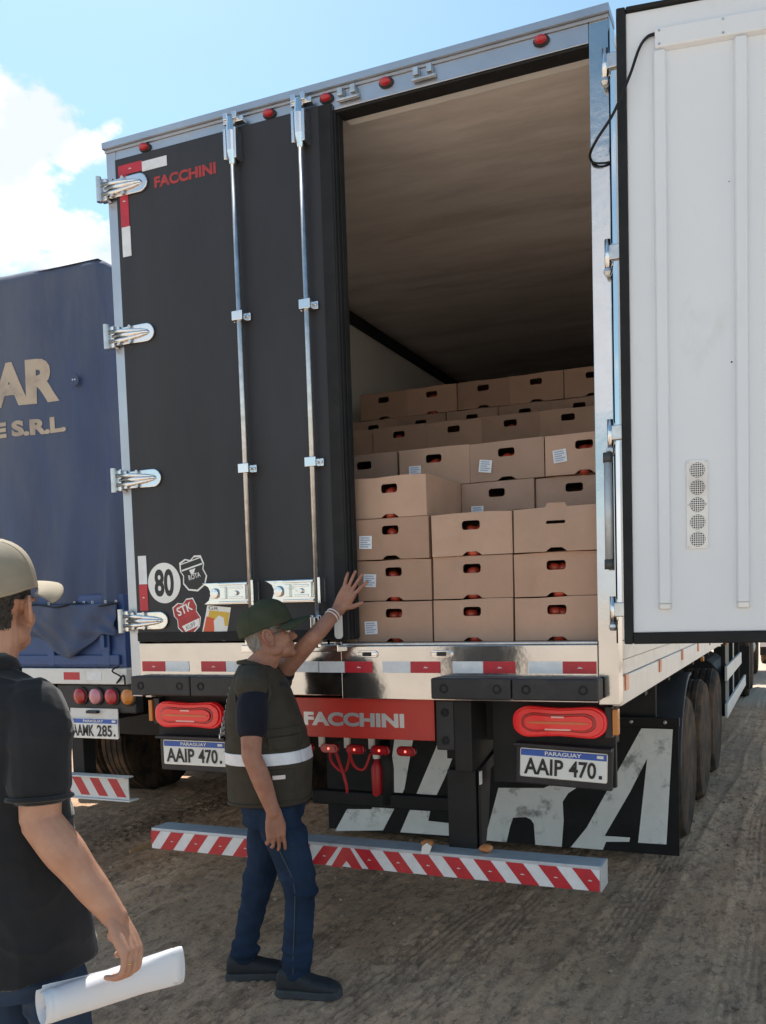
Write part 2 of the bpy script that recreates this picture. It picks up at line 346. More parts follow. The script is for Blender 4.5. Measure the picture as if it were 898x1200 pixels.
tag(link('pebbles', pm, 'clod', None), 'small loose clods and pebbles scattered on the dirt yard', 'pebbles', kind='stuff')
# ------------------------------------------------------------------ refrigerated semi-trailer
T = thing('semi_trailer', 'black and steel box semi-trailer with its right rear door swung open, loaded with cartons', 'trailer', (1.3, 0, 0))
YF = 14.2
box('floor', 'chassis', T, .05, 2.55, .055, YF, 1.38, 1.555)
# ceiling lining with soft waves
cy = np.arange(.06, YF, .12); cx = np.linspace(.05, 2.55, 26)
CX, CY = np.meshgrid(cx, cy)
CZ = 4.046+.026*vnoise(CX*.45, CY*1.5, 21)+.018*vnoise(CX*.8+CY*.3, CY*3.4, 22)+.005*vnoise(CX*2, CY*5, 23)
ii = np.arange(CX.size).reshape(CX.shape)
b = MB(); b.add(np.stack([CX, CY, CZ], -1).reshape(-1, 3).tolist(), np.stack([ii[:-1,:-1], ii[1:,:-1], ii[1:,1:], ii[:-1,1:]], -1).reshape(-1, 4).tolist())
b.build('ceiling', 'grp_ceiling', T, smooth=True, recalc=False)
box('roof', 'alu_white', T, .003, 2.597, .1, YF+.1, 4.076, 4.118)
for x0, x1 in ((.003, .05), (2.55, 2.597)):
    box('side_wall', 'grp' if x0 < 1 else 'alu_white', T, x0, x1, .09, YF+.1, 1.558, 4.066)
box('front_wall', 'grp', T, .05, 2.55, YF+.003, YF+.098, 1.2, 4.066)
box('wall_lining', 'grp', T, 2.53, 2.548, .09, YF, 1.56, 4.03)
box('cornice_rail', 'rubber', T, .051, .10, .3, YF, 3.955, 4.03)
# outer side rails with ribs
b = MB().box(2.56, 2.6, .09, YF, 1.275, 1.40).box(2.56, 2.592, .09, YF, 1.403, 1.47).box(2.56, 2.6, .09, YF, 1.473, 1.556)
b.build('side_rail', 'alu_white', T, bevel=.004)
MB().box(0, .04, .09, YF, 1.275, 1.555).build('side_rail', 'alu_white', T, bevel=.004)
for y in np.arange(.2, 9, 1.0):
    b = MB().prism(rrect(y-.035, y+.035, 1.335, 1.405, .006), (2.6005, 0, 0), Y_, Z_, .006); b.build('side_reflector', 'lamp_strip', T)
for y in (3.55, 6.2):
    MB().prism(rrect(y-.05, y+.05, 1.235, 1.275, .015), (2.59, 0, 0), Y_, Z_, .02).build('marker_lamp', 'lamp_amber', T)
# rear frame
MB().prism([(0,0),(.062,0),(.062,.012),(.055,.1),(0,.1)], (0,0,1.29), X_, Y_, 2.80).build('corner_post', 'steel', T, bevel=.003)
MB().prism([(2.521,.0),(2.6,0),(2.606,.006),(2.606,.1),(2.535,.1),(2.521,.02)], (0,0,1.29), X_, Y_, 2.80).build('corner_post', 'mirror_steel', T, bevel=.003)
MB().box(.063, 2.52, .0, .09, 4.0, 4.091).build('header_beam', 'steel', T, bevel=.003)
MB().prism([(-.022,4.092),(.1,4.092),(.1,4.120),(-.022,4.1225)], (-.004,0,0), Y_, Z_, 2.612).build('roof_cap', 'steel', T)
box('header_lip', 'steel', T, .0, 2.604, -.008, -.001, 4.078, 4.091, bevel=.001)
box('header_seal', 'rubber', T, 1.34, 2.52, .004, .08, 3.990, 3.999)
box('inner_header', 'grp', T, 1.34, 2.53, .092, .14, 4.002, 4.03)
# marker lamps on the header, keepers
for x in (.256, .992, 1.30, 1.604, 2.322):
    b = MB(); b.lathe([(.036, 0), (.036, .006), (.03, .012)], (0,0,0), (0,-1,0), 20)
    b.v = [(v[0]*1.0, v[1], v[2]*.62) for v in b.v]; b.v = [(v[0]+x, v[1]-.001, v[2]+4.055) for v in b.v]
    o = b.build('marker_lamp', 'plastic_black', T)
    b = MB(); b.lathe([(.027, 0), (.025, .01), (.016, .018), (.004, .021)], (0,0,0), (0,-1,0), 20)
    b.v = [(v[0]+x, v[1]-.013, v[2]*.62+4.055) for v in b.v]; autosmooth(b.build('lens', 'lamp_red_soft', o))
def keeper(x, z=4.05, y=-.002):
    b = MB().box(x-.055, x+.055, y-.008, y, z-.026, z-.01).box(x-.045, x-.02, y-.03, y, z-.012, z+.022).box(x+.02, x+.045, y-.03, y, z-.012, z+.022).box(x-.055, x+.055, y-.022, y-.008, z-.03, z-.02)
    return b.build('rod_keeper', 'zinc', T, bevel=.002)
for x in (1.415, 1.791): keeper(x)
# sill
box('rear_sill', 'mirror_steel', T, .063, 1.279, -.004, .05, 1.312, 1.572)
box('rear_sill', 'mirror_steel', T, 1.281, 2.52, -.016, .05, 1.300, 1.549)
box('threshold', 'zinc', T, 1.281, 2.52, -.01, .09, 1.551, 1.562)
for x in (1.425, 1.805):
    b = MB(); b.prism(rrect(x-.055, x+.055, 1.495, 1.528, .016), (0,-.017,0), X_, Z_, .006)
    b.box(x-.05, x-.025, -.028, -.023, 1.503, 1.52).box(x+.025, x+.05, -.028, -.023, 1.503, 1.52); b.build('rod_keeper', 'chrome', T, bevel=.002)
    box('keeper_slot', 'black_print', T, x-.022, x+.022, -.0255, -.0235, 1.502, 1.521, 0)
SEG = [(.078,.23,1),(.23,.382,0),(.457,.61,1),(.61,.76,0),(.83,.98,1),(1.0,1.15,0),(1.16,1.30,0),(1.301,1.45,1),(1.50,1.646,0),(1.646,1.796,1),(1.855,2.003,0),(2.003,2.155,1),(2.214,2.368,0),(2.368,2.518,1)]
def emblem(x, z, y, parent, s=.012):
    MB().prism([(x-s,z-s*.25),(x+s,z-s*.25),(x+s,z),(x+s*.1,z+s*.1),(x-s*.1,z+s*.5),(x-s*.3,z)], (0,y,0), X_, Z_, .0008).build('tape_mark', 'white_tape', parent)
for a, c, r in SEG:
    y = -.0065 if c < 1.29 else -.0185
    o = box('reflective_tape', 'red_tape' if r else 'white_tape', T, a+.001, c-.001, y, y+.0018, 1.424, 1.477, 0)
    if r: emblem((a+c)/2, 1.45, y-.001, o)
# rubber bumper blocks
def bumper_block(x0, x1, y0, z0, z1, nm='dock_bumper'):
    o = box(nm, 'plastic_black', T, x0, x1, y0, -.017 if x0 > 1.2 else -.007, z0, z1, .008)
    k = max(2, int(round((x1-x0)/.19)))
    for i in range(k):
        x = x0+(i+.5)*(x1-x0)/k+(.03 if i % 2 else -.03)
        b = MB().lathe([(.021, -.002), (.021, .002), (.012, .002), (.012, -.001)], (x, y0, (z0+z1)/2), (0,-1,0), 14); b.build('bolt', 'rubber', o)
bumper_block(.06, .437, -.075, 1.305, 1.404); bumper_block(.441, .815, -.075, 1.305, 1.404)
bumper_block(1.787, 2.163, -.115, 1.316, 1.41); bumper_block(2.167, 2.544, -.115, 1.316, 1.41)
# red name panel
P = box('name_panel', 'red_paint', T, .87, 1.73, .045, .06, 1.10, 1.294, .003)
text('FACCHINI', (1.025,.044,1.157), X_, Z_, .55, .068, 'silver_print', P, t=.0008, bold=.05)
# rear lamps and number plates
def bone(w_, h_, waist, n=48):
    out = []
    for k in range(n):
        a = 2*math.pi*k/n; c_, s_ = math.cos(a), math.sin(a)
        x = w_*(abs(c_)**.62)*(1 if c_ >= 0 else -1); y = h_*(abs(s_)**.75)*(1 if s_ >= 0 else -1)
        out.append((x, y*(1-waist*(1-min(1, abs(x)/w_*1.35)**2))))
    return out
def tail_lamp(x, z):
    o = MB()
    o.prism(bone(.217, .082, .24), (x, .12, z), X_, Z_, .035).prism(bone(.205, .074, .24), (x, .083, z), X_, Z_, .008)
    L_ = o.build('tail_lamp', 'lamp_red', T, bevel=.006)
    q = MB().prism(bone(.172, .052, .26), (x, .0835, z), X_, Z_, .0115); q.build('lens_ring', 'lamp_red_deep', L_, bevel=.004)
    q = MB().prism(bone(.158, .040, .28), (x, .0715, z), X_, Z_, .007); q.build('inner_lens', 'lamp_red', L_, bevel=.003)
    q = MB().prism(bone(.145, .0055, 0), (x, .064, z), X_, Z_, .004); q.build('light_strip', 'lamp_strip', L_)
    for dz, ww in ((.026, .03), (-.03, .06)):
        q = MB().prism(rrect(x-ww, x+ww, z+dz-.004, z+dz+.003, .003), (0,.0655,0), X_, Z_, .003); q.build('painted_glint', 'glint', L_)  # pale bars that paint glints onto the lens
    return L_
def number_plate(x, z, y, txt, parent, s=1., holder=True, tilt=0.):
    M = Matrix.Translation((x, y, z)) @ Matrix.Rotation(tilt, 4, 'Y')
    if holder:
        H = MB(M).box(-.225, .225, 0, .03, -.10, .093).build('plate_holder', 'plastic_black', parent, bevel=.006)
        MB(M).box(-.225, .225, -.04, 0, .078, .093).build('plate_hood', 'plastic_black', H, bevel=.003)
    else:
        H = MB(M).box(-.2, .2, .004, .01, -.06, .13).build('plate_holder', 'steel_white', parent)
    MB(M).prism(rrect(-.203, .203, -.066, .066, .008), (0, 0, 0), X_, Z_, .003).build('plate_frame', 'zinc', H)
    MB(M).prism(rrect(-.199, .199, -.0625, .0625, .007), (0, -.003, 0), X_, Z_, .001).build('number_plate', 'white_print', H)
    MB(M).box(-.199, .199, -.0048, -.0044, .033, .0622).build('blue_band', 'blue_print', H)
    R = M.to_3x3(); xd = tuple(R @ Vector(X_)); zd = tuple(R @ Vector(Z_))
    text('PARAGUAY', tuple(M @ Vector((-.085, -.005, .039))), xd, zd, .17, .018, 'white_print', H, bold=.02)
    a, c = txt.split()
    text(a, tuple(M @ Vector((-.183, -.005, -.052))), xd, zd, .185, .075, 'black_print', H, bold=.024)
    text(c, tuple(M @ Vector((.028, -.005, -.052))), xd, zd, .125, .075, 'black_print', H, bold=.024)
    MB(M).box(.165, .18, -.005, -.0045, -.05, -.034).build('plate_mark', 'black_print', H)
    MB(M).box(.155, .185, -.0052, -.0049, .042, .055).build('flag_mark', 'white_print', H)
    return H
tail_lamp(.28, 1.185); tail_lamp(2.318, 1.198)
number_plate(2.325, .999, .12, 'AAIP 470', T, tilt=rad(2.2)); number_plate(.285, .975, .12, 'AAIP 470', T)
for x in (2.572, .03):
    box('side_lamp', 'lamp_amber', T, x-.014, x+.01, .09, .14, 1.145, 1.26, .004)
    box('lamp_bracket', 'plastic_black', T, x-.05 if x > 1 else x+.012, x-.016 if x > 1 else x+.05, .1, .16, 1.13, 1.27, .004)
# underride protection and brackets
for sgn in (0, 1):
    mx_ = (lambda a: a) if sgn else (lambda a: 2.6-a)
    def B(nm, x0, x1, y0, y1, z0, z1, bv=.005, m_='plastic_black'):
        a, c = sorted((mx_(x0), mx_(x1))); return box(nm, m_, T, a, c, y0, y1, z0, z1, bv)
    o = B('bracket_plate', 1.752, 1.842, .012, .06, 1.065, 1.296, .006)
    for z in (1.24, 1.11):
        MB().lathe([(.02,-.001),(.02,.004),(.01,.004),(.01,0)], (mx_(1.797), .012, z), (0,-1,0), 12).build('bolt', 'rubber', o)
    B('bracket_arm', 1.844, 1.93, .005, .75, .97, 1.298, .006, 'chassis')
    B('support_column', 1.783, 1.925, .05, .16, .555, .968, .006, 'chassis')
    x0 = mx_(1.935)
    MB().prism([(.06,.60),(.11,.60),(.16,.74),(.2,.95),(.42,1.0),(.42,1.06),(.06,.97)], (x0,0,0), Y_, Z_, .012).build('gusset_plate', 'chassis', T)
    box('gusset_tag', 'steel_white', T, x0+.012 if sgn else x0-.003, x0+.015 if sgn else x0-.0001, .045, .075, .905, .965, 0)
U = MB().box(.125, 2.526, -.05, .075, .492, .602).build('underride_bar', 'galv', T, bevel=.004)
box('bar_end', 'galv', T, 2.5263, 2.531, -.05, .075, .492, .602, 0)
box('bar_facing', 'white_tape', U, .127, 2.524, -.0525, -.0502, .494, .588, 0)
def stripe(x, lean, part=U, x0=.127, x1=2.524, z0=.494, z1=.588, y=-.0543, wd=.082, mt='red_tape'):
    dx = .075*lean
    poly = [(x-wd/2-dx/2, z0), (x+wd/2-dx/2, z0), (x+wd/2+dx/2, z1), (x-wd/2+dx/2, z1)]
    def clip(P_, c, lo):
        out = []
        for i in range(len(P_)):
            a, e = P_[i], P_[(i+1) % len(P_)]; ia = (a[0] >= c) == lo; ie = (e[0] >= c) == lo
            if ia: out.append(a)
            if ia != ie: t = (c-a[0])/(e[0]-a[0]); out.append((c, a[1]+t*(e[1]-a[1])))
        return out
    poly = clip(clip(poly, x0, True), x1, False)
    if len(poly) < 3: return
    o = plate('stripe', poly, y+.0018, mt, part, t=.0018)
    return o
cxm = 1.295
for k in range(1, 9):
    for s_ in (-1, 1):
        x = cxm+s_*(k*.152-.03)
        o = stripe(x, -s_)
        if o and x > .2: emblem(x, .54, -.0555, o, .010)
plate('stripe', [(cxm-.085,.49),(cxm-.03,.49),(cxm,.525),(cxm+.03,.49),(cxm+.085,.49),(cxm+.02,.588),(cxm-.02,.588)], -.0525, 'red_tape', U, t=.0018)
# cross tube, chassis rails, cross members, spare parts in the dark
b = MB().box(.90, 1.78, .28, .34, .70, .775).build('cross_tube', 'chassis', T, bevel=.01)
for x in (.78, 1.70): box('chassis_rail', 'chassis', T, x, x+.1, .25, 13.2, .98, 1.37)
for y in (.2, 1.0, 1.9, 3.3, 4.6, 6.4, 8, 9.6): box('cross_member', 'chassis', T, .03, 2.55, y, y+.08, 1.09 if y < 1 else 1.22, 1.375)
for x0, x1 in ((.03, .62), (1.98, 2.56)): box('lamp_panel', 'chassis', T, x0, x1, .15, .18, .9, 1.30)
# small lamps and red air hoses under the name panel
for x in (.93, 1.077, 1.226, 1.366, 1.51):
    b = MB().prism(rrect(x-.052, x+.052, .995, 1.043, .022), (0,.2,0), X_, Z_, .02)
    o = b.build('marker_lamp', 'lamp_red_deep', T, bevel=.004)
    q = MB().prism(rrect(x-.04, x+.04, 1.006, 1.032, .012), (0,.179,0), X_, Z_, .004); q.build('lens', 'lamp_red_soft', o)
    MB().lathe([(.006,0),(.004,.003)], (x, .1745, 1.019), (0,-1,0), 8).build('light_diode', 'lamp_lit', o)
    box('lamp_arm', 'steel_white', T, x-.075, x-.045, .205, .22, 1.02, 1.10, 0) if x < 1.4 else None
def hose(pts, r=.008):
    P_ = [Vector(p) for p in pts]; out = []
    for i in range(len(P_)-1):
        p0 = P_[max(i-1,0)]; p1 = P_[i]; p2 = P_[i+1]; p3 = P_[min(i+2, len(P_)-1)]
        for k in range(8):
            t = k/8; out.append(.5*((2*p1)+(p2-p0)*t+(2*p0-5*p1+4*p2-p3)*t*t+(3*p1-p0-3*p2+p3)*t**3))
    return out+[P_[-1]]
for pts in (((1.06,.22,1.0),(1.045,.26,.93),(1.10,.28,.88),(1.135,.28,.95),(1.12,.3,1.02)),
            ((1.09,.22,1.0),(1.10,.26,.9),(1.115,.28,.80),(1.10,.3,.72)),
            ((1.17,.22,1.0),(1.175,.26,.92),(1.22,.28,.9),(1.25,.3,.98))):
    MB().tube(hose(pts), .008, 8).build('air_hose', 'hose_red', T, smooth=True)
o = MB().lathe([(.014,0),(.028,.02),(.03,.16),(.02,.18),(.012,.2)], (1.285,.3,.75), Z_, 14).build('air_coupling', 'hose_red', T, smooth=True)
MB().lathe([(.02,0),(.02,.06)], (1.285,.3,.955), Z_, 12).build('coupling_cap', 'white_print', o)
MB().tube([(1.345,.3,.72),(1.35,.3,.9),(1.33,.3,1.05)], .03, 10).build('air_hose', 'chassis', T, smooth=True)
# rubber mud flap with painted letters
YFL = 1.95
FL = MB().box(-.03, 2.603, YFL, YFL+.012, .062, .955).build('mud_flap', 'rubber', T, bevel=.002)
box('flap_rail', 'chassis', T, -.02, 2.61, YFL-.012, YFL+.03, .915, .975)
for x in np.linspace(.1, 2.52, 12):
    MB().lathe([(.014,0),(.012,.008),(.004,.01)], (x, YFL-.012, .945), (0,-1,0), 8).build('bolt', 'zinc', FL)
LET = {'J': [(.575,.905),(.76,.905),(.700,.764),(.62,.40),(.55,.28),(.433,.08),(.024,.046),(.134,.222),(.339,.234),(.373,.273),(.44,.28),(.483,.37)],
       'E': [(.97,.9),(1.12,.9),(.945,.5),(.83,.281),(.805,.177),(1.15,.165),(1.11,.08),(.576,.076)],
       'R': [(1.355,.450),(1.685,.466),(1.766,.503),(1.90,.60),(2.0,.60),(1.951,.502),(1.86,.44),(1.820,.379),(1.824,.246),(1.807,.064),(1.618,.064),(1.610,.209),(1.59,.24),(1.552,.255),(1.458,.244),(1.435,.18),(1.406,.066),(1.241,.066)],
       'A': [(2.364,.9),(2.568,.9),(2.519,.136),(2.333,.133),(2.400,.703),(2.284,.472),(2.107,.162),(2.280,.164),(2.274,.135),(2.117,.123),(2.094,.066),(1.871,.066),(1.986,.212)]}
for k, P_ in LET.items():
    MB().prism(P_, (0, YFL, 0), X_, Z_, .0025).build('painted_letter', 'dirty_white', FL)
# wheels
def wheel_mesh(side, x, y, nm='wheel', par=T, r=.525):
    W_ = MB()
    prof = [(.33,0),(.36,.005),(.46,-.012),(.495,-.004),(.515,.018),(.523,.05),(.525,.14),(.523,.23),(.515,.262),(.495,.284),(.46,.292),(.36,.275),(.33,.28)]
    prof = [(a*r/.525, h_) for a, h_ in prof]
    W_.lathe(prof, (x, y, r-.012), (-side, 0, 0), 56, close=False)
    # tread blocks: grooves as raised ribs
    for off in (.035, .10, .165, .23):
        W_.lathe([(r-.006, off), (r+.007, off+.004), (r+.007, off+.042), (r-.006, off+.046)], (x, y, r-.012), (-side, 0, 0), 56)
    o = autosmooth(W_.build('tyre', 'tyre', None), 30)
    o.name = nm; return o
def wheel(side, x, y, par, r=.525):
    t_ = wheel_mesh(side, x, y, 'wheel', par, r); reparent(t_, par)
    b = MB().lathe([(.335,.02),(.33,.0),(.315,.004),(.305,.03),(.295,.10),(.21,.125),(.19,.10),(.13,.09),(.125,.045),(.06,.03),(.02,.028)], (x, y, r-.012), (-side,0,0), 40)
    o = autosmooth(b.build('rim', 'rusty_rim', t_), 30)
    b = MB()
    for k in range(10):
        a = 2*math.pi*k/10; b.lathe([(.016,0),(.014,.03)], (x-side*.10, y+.165*math.cos(a), r-.012+.165*math.sin(a)), (side,0,0), 6)
    b.build('wheel_nuts', 'rusty_rim', t_)
    return t_
def reparent(o, par):
    w0 = ORG[o.as_pointer()]; o.parent = par; o.location = w0-ORG[par.as_pointer()]
for y in (2.72, 3.97, 5.22):
    wheel(1, 2.575, y, T); wheel(-1, .025, y, T)
    MB().tube([(.35,y,.52),(2.25,y,.52)], .075, 14).build('axle', 'chassis', T)
    # inner twin tyre
    for sd_, x in ((1, 2.24), (-1, .36)):
        t_ = wheel_mesh(sd_, x, y, 'inner_tyre'); reparent(t_, T)
# mudguards
def mudguard(x0, x1, y, a0, a1, nm='mudguard'):
    b = MB(); R0, R1 = .605, .625; vs = []; fs = []; n = 18
    for k in range(n+1):
        a = rad(a0+(a1-a0)*k/n)
        for rr, xx in ((R0, x0), (R1, x0), (R1, x1), (R0-.0, x1)): vs.append((xx, y+rr*math.cos(a), .51+rr*math.sin(a)*1.12))
    for k in range(n):
        for j in range(4): fs.append((k*4+j, k*4+(j+1) % 4, k*4+4+(j+1) % 4, k*4+4+j))
    fs += [(0,1,2,3), (n*4+3, n*4+2, n*4+1, n*4)]
    b.add(vs, fs); o = b.build(nm, 'fender', T, bevel=.006); return autosmooth(o, 40)
mudguard(2.0, 2.6, 2.72, 88, 172); mudguard(0, .6, 2.72, 88, 172)
box('mudguard_skirt', 'plastic_black', T, 1.95, 2.45, 2.02, 2.05, .96, 1.22)
# lateral protection beyond the wheels
for sx_ in (2.56, .0):
    for z0, z1, y1 in ((.80, .97, 9.4), (.36, .53, 10.6)):
        box('side_guard', 'steel_white', T, sx_, sx_+.03, 6.5, y1, z0, z1, .004)
    for y in (6.6, 7.9, 9.3): box('guard_post', 'chassis', T, sx_+.002 if sx_ < 1 else sx_-.05, sx_+.05 if sx_ < 1 else sx_-.002, y, y+.06, .37, 1.28)
MB().lathe([(.3,0),(.31,.02),(.31,1.3),(.3,1.32)], (2.2, 6.5, .78), Y_, 24).build('air_tank', 'chassis', T, smooth=False)
for x in (2.3, .3): box('landing_leg', 'steel_white', T, x-.07, x+.07, 11.0, 11.14, .05, 1.25)
MB().lathe([(.28,0),(.28,.04)], (1.3, 12.9, 1.28), Z_, 24).build('kingpin_plate', 'chassis', T)

# ---------------- closed left door
D = MB().box(.066, 1.327, -.014, .078, 1.58, 4.03).build('door', 'door_black', T, bevel=.006)
tag(D, 'closed black left rear door with stickers')
box('door_seal', 'rubber', D, 1.3275, 1.338, .0, .07, 1.585, 4.02, .003)
box('door_seal', 'rubber', D, 1.262, 1.325, -.021, -.0145, 1.585, 4.02, .002)
box('door_seal', 'rubber', D, .07, 1.26, -.021, -.0145, 1.583, 1.628, .002)
box('door_seal', 'rubber', D, 1.3385, 1.345, .02, .06, 1.59, 4.0, .003)
for z in (3.884, 3.150, 2.420, 1.690):
    H = MB()
    H.prism([(.03,z-.042),(.20,z-.046)]+[(.225+.05*math.cos(rad(a)), z+.046*math.sin(rad(a))) for a in range(-80, 81, 20)]+[(.20,z+.046),(.03,z+.042)], (0,-.0145,0), X_, Z_, .012)
    H = H.build('hinge', 'chrome', D, bevel=.004)
    MB().box(-.022, .028, -.038, -.002, z-.055, z+.055).build('hinge_bracket', 'chrome', H, bevel=.006)
    MB().tube([(-.012,-.045,z-.062),(-.012,-.045,z+.062)], .014, 12).build('hinge_pin', 'zinc', H)
    b = MB()
    for dz in (-.022, .022): b.tube([(.0,-.034,z+dz*1.1),(.10,-.034,z+dz),(.19,-.03,z+dz*.6),(.235,-.028,z+dz*.3)], [.012,.011,.009,.006], 8)
    b.tube([(.02,-.034,z),(.15,-.036,z),(.24,-.03,z)], [.01,.012,.008], 8); b.build('hinge_rib', 'chrome', H, smooth=True)
    b = MB()
    for x in (.06, .13): b.lathe([(.012,0),(.01,.012)], (x, -.027, z-.036), (0,-1,0), 8).lathe([(.012,0),(.01,.012)], (x, -.027, z+.036), (0,-1,0), 8)
    b.build('hinge_bolts', 'zinc', H)
def rod(x, zb, lx):
    R_ = MB().tube([(x,-.047,zb),(x,-.047,4.03)], .0135, 12).build('locking_rod', 'zinc', D, smooth=True)
    b = MB().box(x-.035, x-.022, -.07, -.0145, 3.86, 4.0).box(x+.022, x+.035, -.07, -.0145, 3.86, 4.0)
    b.tube([(x,-.05,3.84),(x,-.05,3.90),(x,-.052,3.99),(x,-.052,4.055)], [.014,.025,.024,.018], 10)
    b.box(x-.05, x+.06, -.045, -.0145, 4.035, 4.06).box(x-.04, x-.015, -.06, -.02, 4.045, 4.078).box(x+.01, x+.035, -.06, -.02, 4.045, 4.078)
    b.build('rod_cam', 'chrome', R_, bevel=.003)
    for z in (3.138, 2.417):
        q = MB().box(x-.045, x+.05, -.03, -.0145, z-.018, z+.018).box(x-.03, x+.03, -.068, -.03, z-.022, z+.022)
        q.lathe([(.008,0),(.006,.008)], (x+.04,-.03,z), (0,-1,0), 8).lathe([(.008,0),(.006,.008)], (x-.038,-.03,z), (0,-1,0), 8)
        q.build('rod_guide', 'chrome', R_, bevel=.004)
    # latch with handle plate at the left of the rod
    q = MB().prism([(lx,1.765),(x+.035,1.762),(x+.035,1.872),(lx-.01,1.872),(lx+.03,1.85),(lx+.045,1.82),(lx+.03,1.785)], (0,-.0145,0), X_, Z_, .02)
    q.box(lx+.10, x-.02, -.05, -.035, 1.857, 1.869).box(lx+.10, x-.02, -.05, -.035, 1.768, 1.778)
    H = q.build('latch', 'chrome', R_, bevel=.003); 
    q = MB().box(lx+.11, lx+.14, -.048, -.035, 1.79, 1.85).box(lx+.16, x-.05, -.044, -.035, 1.79, 1.80).box(lx+.16, x-.05, -.044, -.035, 1.838, 1.848).box(x-.045, x-.03, -.05, -.035, 1.785, 1.86)
    q.lathe([(.028,0),(.024,.014),(.01,.016)], (lx+.075,-.035,1.818), (0,-1,0), 14).box(x+.02, x+.034, -.075, -.0145, 1.755, 1.878)
    q.lathe([(.013,0),(.011,.012)], (lx+.2,-.035,1.818), (0,-1,0), 10); reparent(q.build('latch_handle', 'chrome', R_, bevel=.002), R_)
rod(.808, 1.62, .515); rod(1.182, 1.60, .89)
for x in (.808, 1.182):
    b = MB().box(x-.035, x+.03, -.06, -.0145, 1.60, 1.63).box(x-.03, x-.012, -.07, -.0145, 1.56, 1.70).box(x+.012, x+.03, -.07, -.0145, 1.56, 1.70).tube([(x,-.05,1.545),(x,-.05,1.69)], .02, 10)
    b.box(x-.06, x+.11, -.06, -.005, 1.525, 1.56); b.build('rod_foot', 'chrome', D, bevel=.004)
plate('hanging_tag', rrect(1.255, 1.30, 1.585, 1.71, .018), -.0225, 'white_print', D, t=.001)
# tapes, prints and stickers on the door
def tp(x0, x1, z0, z1, r):
    o = box('reflective_tape', 'red_tape' if r else 'white_tape', D, x0, x1, -.0165, -.0147, z0, z1, 0)
    if r: emblem((x0+x1)/2, (z0+z1)/2, -.0172, o, .010)
tp(.09, .24, 3.943, 3.992, 1); tp(.241, .395, 3.937, 3.985, 0)
tp(.092, .145, 3.69, 3.941, 1); tp(.094, .148, 3.543, 3.689, 0)
tp(.092, .146, 1.742, 1.879, 1); tp(.094, .147, 1.88, 2.027, 0)
text('FACCHINI', (.312,-.0147,3.842), X_, Z_, .372, .055, 'red_print', D, t=.0006, bold=.045)
S = plate('sticker', [(.256+.104*math.cos(2*math.pi*k/40), 1.882+.104*math.sin(2*math.pi*k/40)) for k in range(40)], -.0148, 'white_print', D, t=.001)
tag(S, 'round white speed sticker reading 80')
text('80', (.194,-.0159,1.812), X_, Z_, .124, .142, 'black_print', S, t=.0004, bold=.035)
def loc2(cx_, cz_, ang, s=1.):
    ca, sa = math.cos(rad(ang)), math.sin(rad(ang))
    return lambda P_: [(cx_+s*(x*ca-z*sa), cz_+s*(x*sa+z*ca)) for x, z in P_]
shield = [(-.07,.075),(-.03,.085),(0,.07),(.03,.085),(.07,.075),(.078,.03),(.066,.005),(.078,-.035),(.055,-.075),(0,-.095),(-.055,-.075),(-.078,-.035),(-.066,.005),(-.078,.03)]
def sub(f, P_, s): return f([(x*s, z*s) for x, z in P_])
f = loc2(.443, 1.925, 14)
S = plate('sticker', f(shield), -.0148, 'white_print', D, t=.0006); tag(S, 'black and white shield sticker')
plate('sticker_print', sub(f, shield, .90), -.0155, 'black_print', S, t=.0003)
plate('sticker_print', f([(-.066,.028),(.066,.028),(.066,.036),(-.066,.036)]), -.0159, 'white_print', S, t=.0002)
plate('sticker_print', f([(-.066,.062),(.066,.062),(.066,.067),(-.066,.067)]), -.0159, 'white_print', S, t=.0002)
ca, sa = math.cos(rad(14)), math.sin(rad(14))
text('ROTA', (*[q for q in (f([(-.035,-.028)])[0][0],)], -.0159, f([(-.035,-.028)])[0][1]), (ca,0,sa), (-sa,0,ca), .075, .026, 'white_print', S, t=.0002, bold=.01)
plate('sticker_print', f([(-.02,.022),(.02,.022),(.0,-.004),(-.012,-.01)]), -.0159, 'white_print', S, t=.0002)
f = loc2(.392, 1.708, 20)
S = plate('sticker', f(shield), -.0148, 'white_print', D, t=.0006); tag(S, 'red and white shield sticker')
plate('sticker_print', sub(f, shield, .93), -.0155, 'red_print', S, t=.0003)
ca, sa = math.cos(rad(20)), math.sin(rad(20))
q = f([(-.05,.018)])[0]; text('STK', (q[0], -.0159, q[1]), (ca,0,sa), (-sa,0,ca), .10, .045, 'white_print', S, t=.0002, bold=.02)
plate('sticker_print', f([(-.06,.0),(.06,.0),(.06,.008),(-.06,.008)]), -.0159, 'red_tape', S, t=.0002)
plate('sticker_print', f([(-.04,-.07),(.05,-.07),(.068,-.035),(-.05,-.035)]), -.0159, 'white_print', S, t=.0002)
q = f([(-.028,-.064)])[0]; text('KUFF', (q[0], -.0162, q[1]), (ca,0,sa), (-sa,0,ca), .062, .022, 'black_print', S, t=.0002)
f = loc2(.565, 1.672, -6)
body = [(-.085,-.085),(.06,-.085),(.07,-.06),(.085,.05),(.09,.085),(-.055,.085),(-.06,.045)]
S = plate('sticker', f(body), -.0148, 'white_print', D, t=.0006); tag(S, 'red, yellow and white sticker beside the latch')
mat('yellow_print', (.62,.40,.04), .5); mat('orange_print', (.60,.09,.03), .5)
plate('sticker_print', f([(-.02,-.01),(.075,-.01),(.082,.06),(-.04,.06),(-.045,.02)]), -.0155, 'yellow_print', S, t=.0003)
plate('sticker_print', f([(-.072,-.06),(-.005,-.06),(-.005,.02),(-.055,.028)]), -.0159, 'orange_print', S, t=.0003)
